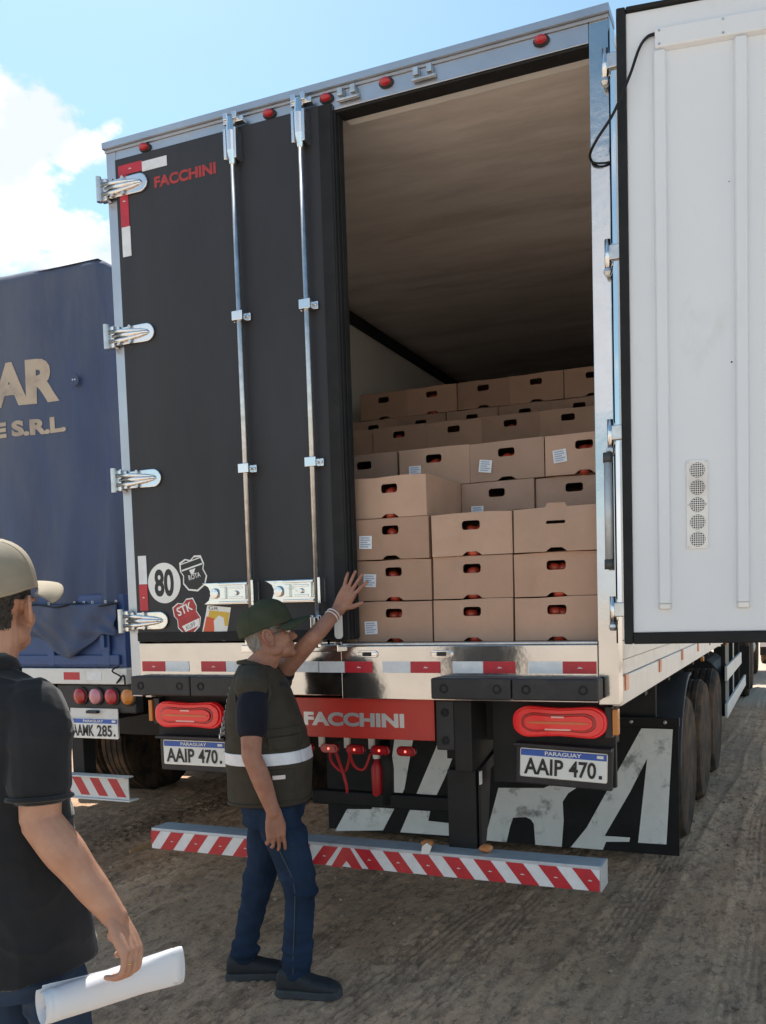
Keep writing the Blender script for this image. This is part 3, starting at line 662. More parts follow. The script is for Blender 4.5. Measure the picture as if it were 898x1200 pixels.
q = f([(-.045,.064)])[0]; text('GR', (q[0], -.0155, q[1]), (math.cos(rad(-6)),0,math.sin(rad(-6))), (math.sin(rad(6)),0,math.cos(rad(6))), .06, .017, 'black_print', S, t=.0003)
plate('sticker_print', f([(.0,-.055),(.045,-.055),(.06,-.02),(.05,.03),(.02,.04),(-.01,.01)]), -.0162, 'white_print', S, t=.0002)
plate('sticker_print', f([(-.07,-.08),(.05,-.08),(.05,-.068),(-.07,-.068)]), -.0155, 'black_print', S, t=.0003)

# ---------------- open right door, swung back past the side
MD = Matrix.Translation((2.63, -.05, 0)) @ Matrix.Rotation(rad(7), 4, 'Z')
OD = MB(MD).box(.05, 1.255, .0, .075, 1.598, 4.045).build('door', 'grp_door', T, bevel=.004)
tag(OD, 'open right rear door showing its white ribbed inner side')
box('outer_skin', 'door_black', OD, .018, 1.28, .0755, .09, 1.556, 4.06, .003, M=MD)
b = MB(MD).box(.013, .0495, -.014, .074, 1.551, 4.064).box(.05, 1.255, -.014, .074, 1.551, 1.5965).box(.05, 1.255, -.014, .074, 4.0465, 4.064).box(1.2555, 1.29, -.014, .074, 1.551, 4.064)
b.build('door_gasket', 'rubber', OD, bevel=.006)
for s0, s1, z1 in ((.152, .207, 3.875), (.458, .513, 3.875), (.76, .815, 3.875), (1.06, 1.115, 3.875)):
    b = MB(MD).prism([(s0,0),(s0+.008,-.02),(s1-.008,-.02),(s1,0)], (0,0,1.715), X_, Y_, z1-1.715); b.build('rib', 'grp_door', OD, bevel=.003)
    MB(MD).prism([(s0,0),(s0+.008,-.02),(s1-.008,-.02),(s1,0)], (0,0,1.693), X_, Y_, .021).build('rib_end', 'alu_white', OD, bevel=.002)
MB(MD).prism([(0,3.876),(-.022,3.884),(-.022,3.955),(0,3.963)], (.163,0,0), Y_, Z_, .99).build('top_rail', 'grp_door', OD, bevel=.003)
V = MB(MD).prism(rrect(.268, .352, 1.933, 2.286, .008), (0,-.0005,0), X_, Z_, .006).build('vent_plate', 'alu_white', OD, bevel=.001)
for k in range(5):
    z = 2.246-k*.0688
    g_ = MB(MD)
    g_.lathe([(.030,0),(.030,.0008)], (.311,-.0067,z), (0,-1,0), 20); g_.build('vent_hole', 'rubber', V)
    g_ = MB(MD)
    for j in range(-3, 4):
        hw = math.sqrt(max(0, .029**2-(j*.0085)**2))
        g_.box(.311-hw, .311+hw, -.0095, -.0077, z+j*.0085-.0014, z+j*.0085+.0014).box(.311+j*.0085-.0014, .311+j*.0085+.0014, -.0088, -.0076, z-hw, z+hw)
    g_.build('vent_grille', 'alu_white', V)
for s_, z in ((.275,1.941),(.345,1.941),(.275,2.278),(.345,2.278),(.276,2.11),(.344,2.11)):
    MB(MD).lathe([(.004,0),(.003,.003)], (s_,-.0066,z), (0,-1,0), 8).build('screw', 'zinc', V)
for s_ in (.18, .42, .62, .90):
    for z in (3.895, 3.945): MB(MD).lathe([(.005,0),(.004,.003)], (s_,-.0222,z), (0,-1,0), 8).build('rivet', 'zinc', OD)
for s_, z, r_ in ((.446,2.66,.004),(.44,3.35,.0025)):
    MB(MD).lathe([(r_,0),(r_*.7,.0015)], (s_,-.0002,z), (0,-1,0), 8).build('screw', 'rubber', OD)
for z in (3.888, 3.143, 2.422, 1.695):
    H = MB().tube([(2.592,-.026,z-.062),(2.592,-.026,z+.055)], .0135, 12).build('hinge', 'chrome', OD, smooth=True)
    MB().box(2.60, 2.648, -.04, -.014, z-.03, z+.03).build('hinge_strap', 'zinc', H, bevel=.004)
    MB().box(2.574, 2.612, -.014, -.0005, z-.045, z+.045).build('hinge_bracket', 'chrome', H, bevel=.003)
    MB().lathe([(.017,0),(.019,.012),(.012,.026)], (2.592,-.026,z-.062), (0,0,-1), 12).build('hinge_pin', 'zinc', H)
G = MB().tube([(2.583,-.045,1.885),(2.583,-.045,2.31)], .0165, 14).build('grab_handle', 'galv', T, smooth=True)
for z in (1.863, 2.30):
    MB().tube([(2.583,-.043,z),(2.583,-.043,z+.04)], .02, 10).tube([(2.583,-.04,z+.02),(2.583,.0,z+.02)], .015, 8).build('handle_mount', 'fender', G, smooth=True)
# drain cable hanging from the door rail to the post
cb = hose([(2.525,.01,3.535),(2.53,-.05,3.535),(2.57,-.1,3.56),(2.64,-.11,3.64),(2.70,-.085,3.78),(2.735,-.06,3.89),(2.765,-.045,3.935),(2.80,-.035,3.945)])
MB().tube(cb, .0058, 8).build('door_cable', 'rubber', T, smooth=True)
MB().tube(hose([(2.526,-.004,3.53),(2.55,-.012,3.515),(2.58,-.012,3.51),(2.606,-.006,3.512)]), .004, 6).build('door_cable', 'rubber', T, smooth=True)
# ------------------------------------------------------------------ cartons in the trailer
CW, CD, CH = .391, .388, .194
def carton_mesh(kind, seed):
    rnd = random.Random(seed); bm = bmesh.new(); w2 = CW/2
    jit = lambda a: a+rnd.uniform(-.0045, .002)
    nw = .036
    outer = [(-w2,0),(-nw-.012,0)]+[(-nw+.0*k, .0) for k in ()]+[(-nw,.010),(-nw+.012,.017),(nw-.012,.017),(nw,.010)]+[(nw+.012,0),(w2,0),(w2,jit(CH)),(w2*.4,jit(CH)),(-w2*.4,jit(CH)),(-w2,jit(CH))]
    if kind == 1:
        outer = outer[:-3]+[(.05,CH),(.04,CH+.018),(-.04,CH+.018),(-.05,CH)]+outer[-1:]
    hw, hz0, hz1 = .044, .116, .158
    if kind == 1: hz0, hz1 = .120, .134
    hole = rrect(-hw, hw, hz0, hz1, min(.013, (hz1-hz0)*.45), 3)
    bk = rnd.uniform(.002, .011); tilt_ = rnd.uniform(-.004, .004)
    bulge = lambda x, z: tilt_*z/CH-bk*(1-(2*x/CW)**2)*math.sin(math.pi*min(1, max(0, z/CH)))+.0
    def loop(P_, y): 
        vs = [bm.verts.new((x, y+bulge(x, z), z)) for x, z in P_]; return vs, [bm.edges.new((vs[i], vs[(i+1) % len(vs)])) for i in range(len(vs))]
    a, ea = loop(outer, 0); h_, eh = loop(hole, 0)
    bmesh.ops.triangle_fill(bm, use_beauty=True, use_dissolve=False, edges=ea+eh)
    h2, _ = loop(hole, .006)
    for i in range(len(hole)): bm.faces.new((h_[i], h_[(i+1) % len(hole)], h2[(i+1) % len(hole)], h2[i]))
    a2 = [bm.verts.new((x, .006, z)) for x, z in outer]; n = len(outer)
    for i in range(n): bm.faces.new((a[i], a[(i+1) % n], a2[(i+1) % n], a2[i]))
    # rest of the box
    y0, y1 = .006, CD
    c = [bm.verts.new(p) for p in ((-w2,y0,0),(w2,y0,0),(w2,y1,0),(-w2,y1,0),(-w2,y0,CH),(w2,y0,CH),(w2,y1,CH),(-w2,y1,CH))]
    for f in ((0,3,2,1),(4,5,6,7),(1,2,6,5),(3,0,4,7),(2,3,7,6)): bm.faces.new([c[i] for i in f])
    # loose side flaps folded over the lid edge
    bmesh.ops.recalc_face_normals(bm, faces=bm.faces)
    me = bpy.data.meshes.new('carton'); bm.to_mesh(me); bm.free(); return me
CM = {}
def carton_data(kind, m_, seed):
    k = (kind, m_, seed)
    if k not in CM: CM[k] = carton_mesh(kind, seed); CM[k].materials.append(MATS[m_])
    return CM[k]
LBL = None
def carton_label(par, sx_, sz_, ang):
    global LBL
    if LBL is None:
        LBL = []
        for verts in ([(-.034,0,-.031),(.034,0,-.031),(.034,0,.031),(-.034,0,.031)],):
            me = bpy.data.meshes.new('shipping_label'); me.from_pydata(verts, [], [(0,1,2,3)]); me.materials.append(MATS['carton_label']); LBL.append(me)
        b = MB()
        for i, (a, c) in enumerate(((-.026,.02),(-.026,.024),(-.026,.01),(-.026,.026),(-.026,.015))):
            z = .022-i*.0105; b.add([(a,-.0006,z-.003),(c,-.0006,z-.003),(c,-.0006,z+.002),(a,-.0006,z+.002)], [(0,1,2,3)])
        me = bpy.data.meshes.new('label_print'); me.from_pydata(b.v, [], b.f); me.materials.append(MATS['label_ink']); LBL.append(me)
    o = bpy.data.objects.new('shipping_label', LBL[0]); COL.objects.link(o); o.parent = par
    o.location = (sx_, -.0075, sz_); o.rotation_euler = (0, rad(ang), 0)
    q = bpy.data.objects.new('label_print', LBL[1]); COL.objects.link(q); q.parent = o
TOM = bpy.data.meshes.new('tomato')
bm = bmesh.new(); bmesh.ops.create_uvsphere(bm, u_segments=14, v_segments=9, radius=.034)
for v in bm.verts:
    v.co.z *= .84; a = math.atan2(v.co.y, v.co.x); k = 1+.03*math.cos(5*a); v.co.x *= k; v.co.y *= k
    if v.co.z > .024: v.co.z -= .004
for f in bm.faces: f.smooth = True
bm.to_mesh(TOM); bm.free(); TOM.materials.append(MATS['tomato'])
def tomato(p, lab):
    o = bpy.data.objects.new('tomato', TOM); COL.objects.link(o); o.location = p; o.rotation_euler = (random.uniform(-.5,.5), random.uniform(-.5,.5), random.uniform(0,3))
    s_ = random.uniform(.9, 1.08); o.scale = (s_, s_, s_)
    tag(o, lab, 'tomato', 'tomatoes seen through the carton hand holes')
cmats = ['cardboard', 'cardboard_b', 'cardboard_c']
def carton(x0, y, lvl, label, grp, kind=0, lab=None, tom=0, m_=None, rz=None, dy=None, sh=None):
    rnd = random.Random(int(x0*1000)+lvl*77+int(y*100))
    me = carton_data(kind, m_ or cmats[rnd.randrange(3)], rnd.randrange(9))
    o = bpy.data.objects.new('carton', me); COL.objects.link(o)
    yy = y+(rnd.uniform(-.016, .014) if dy is None else dy); zz = 1.5635+lvl*.197
    o.location = (x0+CW/2+rnd.uniform(-.003,.003), yy, zz); o.rotation_euler = (0, rad(rnd.uniform(-.5,.5)), rad(rnd.uniform(-1.6,1.6)) if rz is None else rad(rz))
    tag(o, label, 'carton', grp)
    short = sh or ' '.join(label.replace(',', '').split()[:8])
    if lab: carton_label(o, *lab)
    for i in range(tom):
        tomato((x0+CW/2+(-.018 if i == 0 else .022)+rnd.uniform(-.008,.008), yy+.055+.012*i, zz+.120+rnd.uniform(-.008,.006)), 'tomato at %s of hand hole, %s' % ('left' if i == 0 else 'right', short))
    if tom and rnd.random() < .75: tomato((x0+CW/2+rnd.uniform(-.01,.01), yy+.038, zz+.012+.004), 'tomato at bottom slot, %s' % short)
LV = ['bottom', 'second from the bottom', 'third from the bottom', 'fourth from the bottom', 'fifth from the bottom', 'sixth', 'seventh', 'eighth', 'ninth']
CN = {1.314: 'left', 1.716: 'middle', 2.119: 'right'}
GA = 'cartons stacked at the door opening'
for x0, nm in CN.items():
    for k in range(4 if nm == 'left' else 3):
        lab = None
        if nm == 'left' and k < 3: lab = ((-.122, .068, -2), (-.125, .098, 3), (-.13, .083, 2))[k]
        d = {('left',0):2,('left',1):1,('left',2):1,('left',3):2,('middle',2):2,('middle',1):1,('middle',0):1,('right',1):2,('right',0):2}.get((nm,k),0)
        extra = ' with its side showing' if (nm, k) == ('left', 3) else (' with a raised top tab' if (nm, k) == ('right', 2) else '')
        pos = 'topmost' if k == (3 if nm == 'left' else 2) else LV[k]
        carton(x0+.002*k*(-1 if nm == 'left' else 1), .10, k, 'brown carton, %s in the %s column at the door opening%s' % (pos, nm, extra), GA,
               kind=1 if (nm, k) == ('right', 2) else 0, lab=lab, tom=d, m_={('left',3):'cardboard_b',('right',2):'cardboard_b',('middle',2):'cardboard_b'}.get((nm,k), 'cardboard'), rz=-2.5 if (nm,k)==('left',3) else None, sh='%s carton of %s front column' % (pos, nm))
for k in range(4):
    carton(.918, .11, k, 'brown carton, %s in the column just behind the closed door edge' % LV[k], GA)
    if k < 3: carton(1.315, .50, k, 'brown carton, %s of the second row hidden behind the left front column' % LV[k], 'cartons of the second row', dy=.005)
    if k < 3: carton(1.709, .50, k, 'brown carton, %s of the second row hidden behind the middle front column' % LV[k], 'cartons of the second row', dy=.005)
    if k < 3: carton(2.104, .50, k, 'brown carton, %s of the second row hidden behind the right front column' % LV[k], 'cartons of the second row', dy=.005)
GB = 'cartons of the second row'
carton(1.315, .50, 3, 'brown carton of the second row behind the topmost left front carton', GB, dy=.0)
carton(1.709, .50, 3, 'greyish carton with a label right of the protruding top carton', GB, lab=(-.105, .045, 1), m_='cardboard_c', dy=.0)
carton(2.104, .50, 3, 'grey brown carton of the second row behind the tabbed top carton', GB, m_='cardboard_c', dy=.01)
carton(.955, .52, 4, 'unlabelled brown carton at the left end of the fifth layer', GB, m_='cardboard_c')
carton(1.370, .50, 4, 'brown carton of the fifth layer with an upright label, leftmost of the labelled ones', GB, lab=(-.105, .075, 0), tom=1, rz=1., sh='leftmost labelled carton of fifth layer')
carton(1.766, .49, 4, 'brown carton of the fifth layer with a tilted label, middle of three labelled', GB, lab=(-.11, .075, 8), tom=2, rz=0., sh='fifth layer carton with tilted label')
carton(2.161, .49, 4, 'brown carton of the fifth layer beside the right door post', GB, lab=(-.12, .09, -6), tom=2, rz=0., sh='fifth layer carton beside right post')
GC = 'cartons stacked deeper in the trailer'
for i, x0 in enumerate((.25, .64, 1.034, 1.425, 1.79, 2.14)):
    if x0 > 2.13: x0 = 2.15
    carton(x0 if i < 4 else x0+.01, 1.60, 6, 'brown carton, %s from the left in the row behind the labelled layer' % ('first','second','third','fourth','fifth','sixth')[i], GC, tom=1 if i % 2 else 0, m_='cardboard', sh='%s carton in row behind labelled layer' % ('first','second','third','fourth','fifth','sixth')[i])
for i, x0 in enumerate((.20, .60, 1.0, 1.40, 1.79, 2.135)):
    carton(x0-.05 if i else .16, 2.15, 7, 'brown carton, %s from the left in the row just below the topmost row' % ('first','second','third','fourth','fifth','sixth')[i], GC, m_='cardboard_c', dy=.0, rz=0)
for i, x0 in enumerate((.25, .645, 1.04, 1.436, 1.83, )):
    carton(x0, 2.15, 8, 'brown carton, %s from the left in the topmost row at the back' % ('first','second','third','fourth','fifth')[i], GC, tom=1 if i in (1,3) else 0, m_='cardboard', dy=0., rz=0, sh='%s carton of topmost back row' % ('first','second','third','fourth','fifth')[i])

# ------------------------------------------------------------------ neighbouring truck with blue tarpaulin
NY = .69; NX = -.745; NL = -3.27
K = thing('tarpaulin_truck', 'parked truck trailer with a faded blue tarpaulin and white rear beam', 'truck', (-1.98, NY, 0))
def tarp_off(s_, z):
    """bulge of the cloth, s_ = distance along the back from its right edge"""
    s_ = np.asarray(s_, float); z = np.asarray(z, float)
    o = .020*vnoise(s_*1.1+4, z*.8, 31)+.020*vnoise(s_*3.1, z*.8, 32)+.004*vnoise(s_*9, z*2.5+s_*3, 33)
    edge = np.exp(-(s_/.20)**2); low = np.clip((3.2-z)/1.5, 0, 1)
    o += .030*np.sin((s_*.8+.10*(z-1.8))*26)*edge*(.25+low)+.013*np.sin(s_*14+z*1.3+3*vnoise(s_*2,z*.7,36))*(.4+low)
    o += .016*np.exp(-((s_-.42+.16*(z-1.9))/.05)**2)*low-.014*np.exp(-((s_-.33+.16*(z-1.9))/.05)**2)*low
    o += .05*np.exp(-((z-2.9)/.8)**2)*np.clip(s_/1.3, 0, 1)*np.clip((2.6-s_)/1.3, 0, 1)
    return o
path = [(NX-s_, NY, s_) for s_ in np.arange(2.56, .039, -.025)]
path += [(NX-.04+.04*math.sin(a), NY+.04-.04*math.cos(a), 0.0) for a in np.linspace(0, math.pi/2, 5)]
path += [(NX, NY+.05+d, -d) for d in np.concatenate([np.arange(.03, 1.2, .04), np.arange(1.3, 8.5, .3)])]
zs = np.concatenate([np.linspace(1.79, 3.90, 86), [3.93, 3.955, 3.968]])
V_ = []; 
for j, z in enumerate(zs):
    for (x, y, s_) in path:
        r_ = max(0, z-3.90); ins = .05*(r_/.068)**2
        if s_ > .03:
            sagz = .03*math.sin(math.pi*min(1, s_/2.56))
            V_.append((x-ins*.3, y-float(tarp_off(s_, z))+ins+.006, z+sagz*(z > 3.5)*(z-3.5)*2-.008*vnoise(np.array(s_*6.), np.array(1.), 5)*(z < 1.85)))
        else: V_.append((x-ins+.012*float(vnoise(np.array(y*5.), np.array(z*.9), 35)), y+(ins if s_ == 0 else 0), z))
n = len(path); F_ = [(j*n+i, j*n+i+1, (j+1)*n+i+1, (j+1)*n+i) for j in range(len(zs)-1) for i in range(n-1)]
b = MB(); b.add(V_, F_); 
top = [(j, V_[(len(zs)-1)*n+j]) for j in range(n)]
TP = b.build('tarpaulin', 'tarp', K, smooth=True)
sm = TP.modifiers.new('thick', 'SOLIDIFY'); sm.thickness = .004; sm.offset = -1
MB().add([(NL, NY+.02, 3.958), (NX-.04, NY+.02, 3.958), (NX-.04, 9.2, 3.96), (NL, 9.2, 3.96)], [(0,1,2,3)]).build('tarpaulin_roof', 'tarp', K)
MB().add([(NL+.02, NY+.05, 1.3), (NL+.02, 9.2, 1.3), (NL+.02, 9.2, 3.95), (NL+.02, NY+.05, 3.95)], [(0,1,2,3)]).build('tarpaulin_side', 'tarp', K)
def tarp_text(s, x0, z0, wd, ht):
    o = text(s, (x0, 0, z0), X_, Z_, wd, ht, 'tarp_print', K, bold=.055)
    me = o.data; bm = bmesh.new(); bm.from_mesh(me); bmesh.ops.triangulate(bm, faces=bm.faces)
    bmesh.ops.subdivide_edges(bm, edges=[e for e in bm.edges if e.calc_length() > .05], cuts=3); bm.to_mesh(me); bm.free()
    oc = ORG[o.as_pointer()]
    for v in me.vertices:
        v.co.y = NY+.006-float(tarp_off(NX-(v.co.x+oc.x), v.co.z+oc.z))-.0035-oc.y
tarp_text('AR', -1.70, 3.112, .57, .288); tarp_text('E S.R.L.', -1.675, 2.912, .592, .104)
GR = MB().lathe([(.035,0),(.034,.004),(.012,.006)], (-.973, .660, 3.217), (0,-1,0), 20).build('tarpaulin_patch', 'tarp', K)
for dx in (-.009, .009): MB().lathe([(.006,0),(.005,.002)], (-.973+dx, .653, 3.22), (0,-1,0), 8).build('rivet', 'zinc', GR)
for x in (-1.10, -1.03, -.97, -.80, -.74, -1.3, -1.5, -1.75):
    MB().lathe([(.009,.0),(.010,.003),(.006,.003),(.006,0)], (x, NY-.010-float(tarp_off(NX-x, 1.81)), 1.812), (0,-1,0), 12).build('eyelet', 'galv', K)
MB().tube(hose([(x, NY-.02-float(tarp_off(NX-x, 1.80)), 1.795-.012*math.sin(i*2.1)) for i, x in enumerate(np.arange(-2.4, -.70, .12))]), .005, 6).build('tarpaulin_rope', 'rubber', K)
# tailgate under the tarpaulin
TG = MB().box(NL+.05, NX+.03, NY+.015, NY+.07, 1.39, 1.86).build('tailgate', 'blue_paint', K, bevel=.004)
for x in (-.86, -1.33, -1.85, -2.4): box('tailgate_post', 'blue_paint', TG, x-.03, x+.03, NY-.006, NY+.0145, 1.40, 1.78, .006)
box('tailgate_rib', 'blue_paint', TG, NL+.06, NX-.01, NY-.004, NY+.0145, 1.405, 1.47, .006)
MB().box(-.90, -.82, NY-.012, NY-.007, 1.50, 1.64).box(-.875, -.845, NY-.03, NY-.012, 1.52, 1.60).build('tailgate_latch', 'blue_paint', TG, bevel=.004)
b = MB(); V_ = []; F_ = []                 # loose tarpaulin corner folded over the tailgate
nx2, nz2 = 40, 16
for j in range(nz2+1):
    for i in range(nx2+1):
        u_ = i/nx2; t_ = j/nz2; x = -1.62+.88*u_; low = 1.50+.10*abs(u_-.55)*1.6+.05*math.sin(u_*9)
        z = 1.80+(low-1.80)*t_
        V_.append((x, NY-.03-.012*math.sin(u_*17+t_*5)-.014*math.sin((u_-t_*.6)*23)*t_, z))
for j in range(nz2):
    for i in range(nx2): F_.append((j*(nx2+1)+i, j*(nx2+1)+i+1, (j+1)*(nx2+1)+i+1, (j+1)*(nx2+1)+i))
b.add(V_, F_); o = b.build('tarpaulin_flap', 'tarp', K, smooth=True); sm = o.modifiers.new('thick', 'SOLIDIFY'); sm.thickness = .004
# rear beam, lamps, plate, underride bar
BM = box('rear_beam', 'steel_white', K, NL, NX+.05, NY-.01, NY+.11, 1.28, 1.383, .006)
box('reflective_tape', 'red_tape', BM, -1.22, -1.085, NY-.012, NY-.0104, 1.308, 1.358, 0)
box('reflective_tape', 'white_tape', BM, -1.02, -.90, NY-.012, NY-.0104, 1.308, 1.358, 0)
LB = box('lamp_bar', 'plastic_black', K, -1.32, -.66, NY+.02, NY+.09, 1.09, 1.275, .01)
for x, m_ in ((-1.105,'lamp_red_deep'),(-.972,'lamp_clear'),(-.84,'lamp_red_soft'),(-.705,'lamp_amber')):
    q = MB().lathe([(.060,0),(.060,.012),(.052,.016)], (x, NY+.02, 1.2), (0,-1,0), 24).build('round_lamp', 'plastic_black', LB)
    autosmooth(MB().lathe([(.051,0),(.049,.012),(.03,.024),(.006,.029)], (x, NY+.005, 1.2), (0,-1,0), 24).build('lens', m_, q))
number_plate(-.995, .99, NY-.0, 'AAMK 285', K, holder=False)
box('plate_lamp', 'plastic_black', K, -1.03, -.94, NY-.03, NY+.0, 1.09, 1.11, .004)
UB = MB().box(-2.9, -.735, NY+.0, NY+.008, .53, .67).box(-2.9, -.735, NY-.03, NY+.05, .67, .678).box(-2.9, -.70, NY-.03, NY+.05, .522, .53).build('underride_bar', 'steel_white', K, bevel=.002)
for k in range(14): stripe(-.83-k*.152, -1, UB, -2.9, -.737, .545, .66, NY-.002, .075)
for x in (-2.4, -1.2): box('underride_arm', 'chassis', K, x-.05, x+.05, NY+.05, NY+.15, .55, 1.3)
for x in (-2.45, -1.55): box('chassis_rail', 'chassis', K, x, x+.1, NY+.12, 9, .95, 1.28)
box('deck', 'chassis', K, NL, NX-.01, NY+.12, 9.2, 1.285, 1.388)
for y in (3.1, 4.35, 5.6):
    wheel(1, -.76, y, K); wheel(-1, -3.24, y, K)
    MB().tube([(-2.9,y,.51),(-1.05,y,.51)], .075, 12).build('axle', 'chassis', K)
    t_ = wheel_mesh(1, -1.06, y, 'inner_tyre'); reparent(t_, K)
    t_ = wheel_mesh(-1, -2.90, y, 'inner_tyre'); reparent(t_, K)
for x0, x1 in ((-1.42, -.72), (-3.24, -2.5)):
    box('mud_flap', 'rubber', K, x0, x1, 6.4, 6.415, .30, 1.25)  # dark sheets added to shut out the bright ground beyond
box('dark_filler', 'chassis', K, -2.55, -1.42, 6.6, 7.4, .25, .95, .05)  # made-up dark block, fills the gap where sunlit ground would show
box('fender', 'rubber', K, -1.42, -.72, 2.42, 2.45, .62, 1.27)
box('fender', 'rubber', K, -3.24, -2.5, 2.42, 2.45, .62, 1.27)
box('cross_member', 'chassis', K, NL+.1, NX-.1, 2.0, 2.1, .72, 1.28)
MB().tube(hose([(-.74,NY-.02,1.40),(-.78,NY-.04,1.37),(-.72,NY-.03,1.33),(-.76,NY-.03,1.29),(-.71,NY-.02,1.34),(-.70,NY-.02,1.28)]), .005, 6).build('lamp_cable', 'rubber', K, smooth=True)

# ------------------------------------------------------------------ tractor unit far ahead of the trailer
TU = thing('tractor_unit', 'tractor unit at the far end of the black trailer, only its wheels in view', 'truck', (1.3, 14.5, 0))
for x in (.85, 1.65): box('chassis_rail', 'chassis', TU, x, x+.1, 11.6, 18.2, .75, .98)
for y in (12.3, 13.65):
    wheel(1, 2.56, y, TU); wheel(-1, .04, y, TU)
    MB().tube([(.35,y,.52),(2.25,y,.52)], .08, 12).build('axle', 'chassis', TU)
for y in (17.4,): wheel(1, 2.52, y, TU); wheel(-1, .08, y, TU)
MB().lathe([(.3,0),(.33,.02),(.33,1.2),(.3,1.22)], (2.2, 14.9, .72), Y_, 24).build('fuel_tank', 'galv', TU)
CB = MB().prism([(16.3,.9),(18.6,.7),(18.75,1.6),(18.5,2.6),(18.2,3.1),(17.6,3.6),(16.3,3.7)], (.08,0,0), Y_, Z_, 2.44).build('cab', 'red_paint', TU, bevel=.08)
box('windscreen', 'black_print', CB, .3, 2.3, 18.52, 18.70, 1.9, 2.6, .01)
for x in (.07, 2.515): box('side_window', 'black_print', CB, x, x+.015, 17.3, 18.2, 1.9, 2.6, .004)
box('mud_flap', 'rubber', TU, 2.0, 2.6, 11.55, 11.57, .2, .95)
FT = thing('box_truck', 'dark truck far ahead, glimpsed under the open white door', 'truck', (3.7, 24, 0))
box('cargo_body', 'blue_paint', FT, 2.45, 4.95, 20, 29, 1.2, 3.9, .03)
box('chassis_rail', 'chassis', FT, 3.0, 4.4, 20.1, 31, .75, 1.18)
for y in (21.0, 22.3, 29.8): wheel(1, 4.9, y, FT); wheel(-1, 2.5, y, FT)
box('cab', 'blue_paint', FT, 2.5, 4.9, 29.2, 31.2, .8, 3.2, .12)
for x0_ in (2.48, 4.3): box('mud_flap', 'rubber', FT, x0_, x0_+.6, 20.3, 20.32, .25, 1.15)
box('rear_beam', 'steel_white', FT, 2.5, 4.9, 19.95, 20.05, .5, .62)
# small things on the underride bar and the ground
b = MB(); rnd = random.Random(3)
def scrap(nm, c, r, m_, lab, cat, flat=.7):
    bm = bmesh.new(); bmesh.ops.create_icosphere(bm, subdivisions=2, radius=r)
    for v in bm.verts:
        k = 1+.3*noise.noise(v.co*45+Vector(c)*7); v.co = Vector((v.co.x*k, v.co.y*k, v.co.z*k*flat))
    for f in bm.faces: f.smooth = True
    me = bpy.data.meshes.new(nm); bm.to_mesh(me); bm.free()
    for v in me.vertices: v.co += Vector(c)
    tag(link(nm, me, m_, None), lab, cat)
mat('orange_peel', (.52,.20,.06), .6, var=.3, vscale=40)
scrap('squashed_tomato', (1.70, -.01, .628), .030, 'orange_peel', 'squashed orange tomato on the bar left of the support column', 'tomato')
scrap('tomato_scrap', (1.985, .01, .622), .032, 'orange_peel', 'orange tomato scrap on the bar right of the support column', 'tomato', .55)
MB().prism([(1.69,.59),(1.73,.595),(1.745,.63),(1.72,.645),(1.695,.625)], (0,-.0555,0), X_, Z_, .002).build('paper_scrap', 'white_print', None)
tag(bpy.data.objects['paper_scrap'], 'scrap of white paper stuck to the striped bar', 'paper')
MB().tube([(-1.20,1.15,.02),(-1.19,1.25,.026),(-1.18,1.36,.02)], [.012,.016,.01], 7).build('wood_stick', 'dry_wood', None)
tag(bpy.data.objects['wood_stick'], 'broken wooden stick lying on the dirt between the trucks', 'stick')
# ------------------------------------------------------------------ people
mat('skin_old', (.37,.195,.135), .58, vscale=22, col2=(.28,.125,.085), bump=.0011, bscale=130, spec=.35, dirt=.35, dcol=(.40,.17,.13), dscale=16, sss=.18)
mat('skin_young', (.50,.275,.185), .5, vscale=16, col2=(.40,.195,.128), bump=.0009, bscale=170, spec=.4, dirt=.3, dcol=(.47,.20,.145), dscale=12, sss=.18)
mat('vest_cloth', (.049,.043,.033), .85, var=.15, vscale=14, bump=.0008, bscale=300, spec=.2)
mat('navy_cloth', (.012,.014,.022), .9, sheen=.1, var=.2, vscale=12, bump=.0006, bscale=300, spec=.15)
mat('black_cloth', (.018,.019,.022), .88, sheen=.22, var=.2, vscale=9, bump=.0007, bscale=280, spec=.2, dirt=.25, dcol=(.032,.033,.036), dscale=4)
mat('denim', (.010,.021,.046), .88, col2=(.018,.036,.074), vscale=9, bump=.0006, bscale=420, spec=.15, dirt=.3, dcol=(.032,.058,.105), dscale=5)
mat('denim_dark', (.018,.032,.060), .85, col2=(.030,.052,.095), vscale=10, bump=.0006, bscale=420, spec=.2)
mat('stitch', (.05,.065,.085), .85)
mat('shoe_black', (.016,.020,.026), .7, var=.25, vscale=20, dirt=.3, dcol=(.05,.045,.04), dscale=9, bump=.0008, bscale=120)
mat('shoe_sole', (.045,.052,.058), .8, var=.2, vscale=20, dirt=.4, dcol=(.08,.065,.05), dscale=8)
mat('reflective', (.66,.70,.76), .4, .1, var=.05, vscale=30)
mat('cap_green', (.048,.056,.036), .9, var=.15, vscale=16, bump=.0007, bscale=300, spec=.15)
mat('cap_beige', (.40,.34,.26), .88, var=.06, vscale=8, bump=.0003, bscale=320, spec=.15)
mat('cap_mesh', (.30,.26,.20), .9, var=.10, vscale=9, bump=.0003, bscale=420, spec=.1)
mat('grey_hair', (.20,.19,.18), .7, var=.4, vscale=90, stretch=(1,1,.25))
mat('dark_hair', (.022,.016,.012), .6, var=.4, vscale=90, stretch=(1,1,.25))
mat('glasses_frame', (.02,.02,.022), .3)
mat('eye_white', (.7,.68,.65), .2); mat('eye_dark', (.03,.02,.015), .1)
mat('gold', (.75,.50,.18), .2, 1)
mat('paper', (.72,.72,.75), .7, var=.02)
mat('bracelet', (.72,.66,.66), .5)

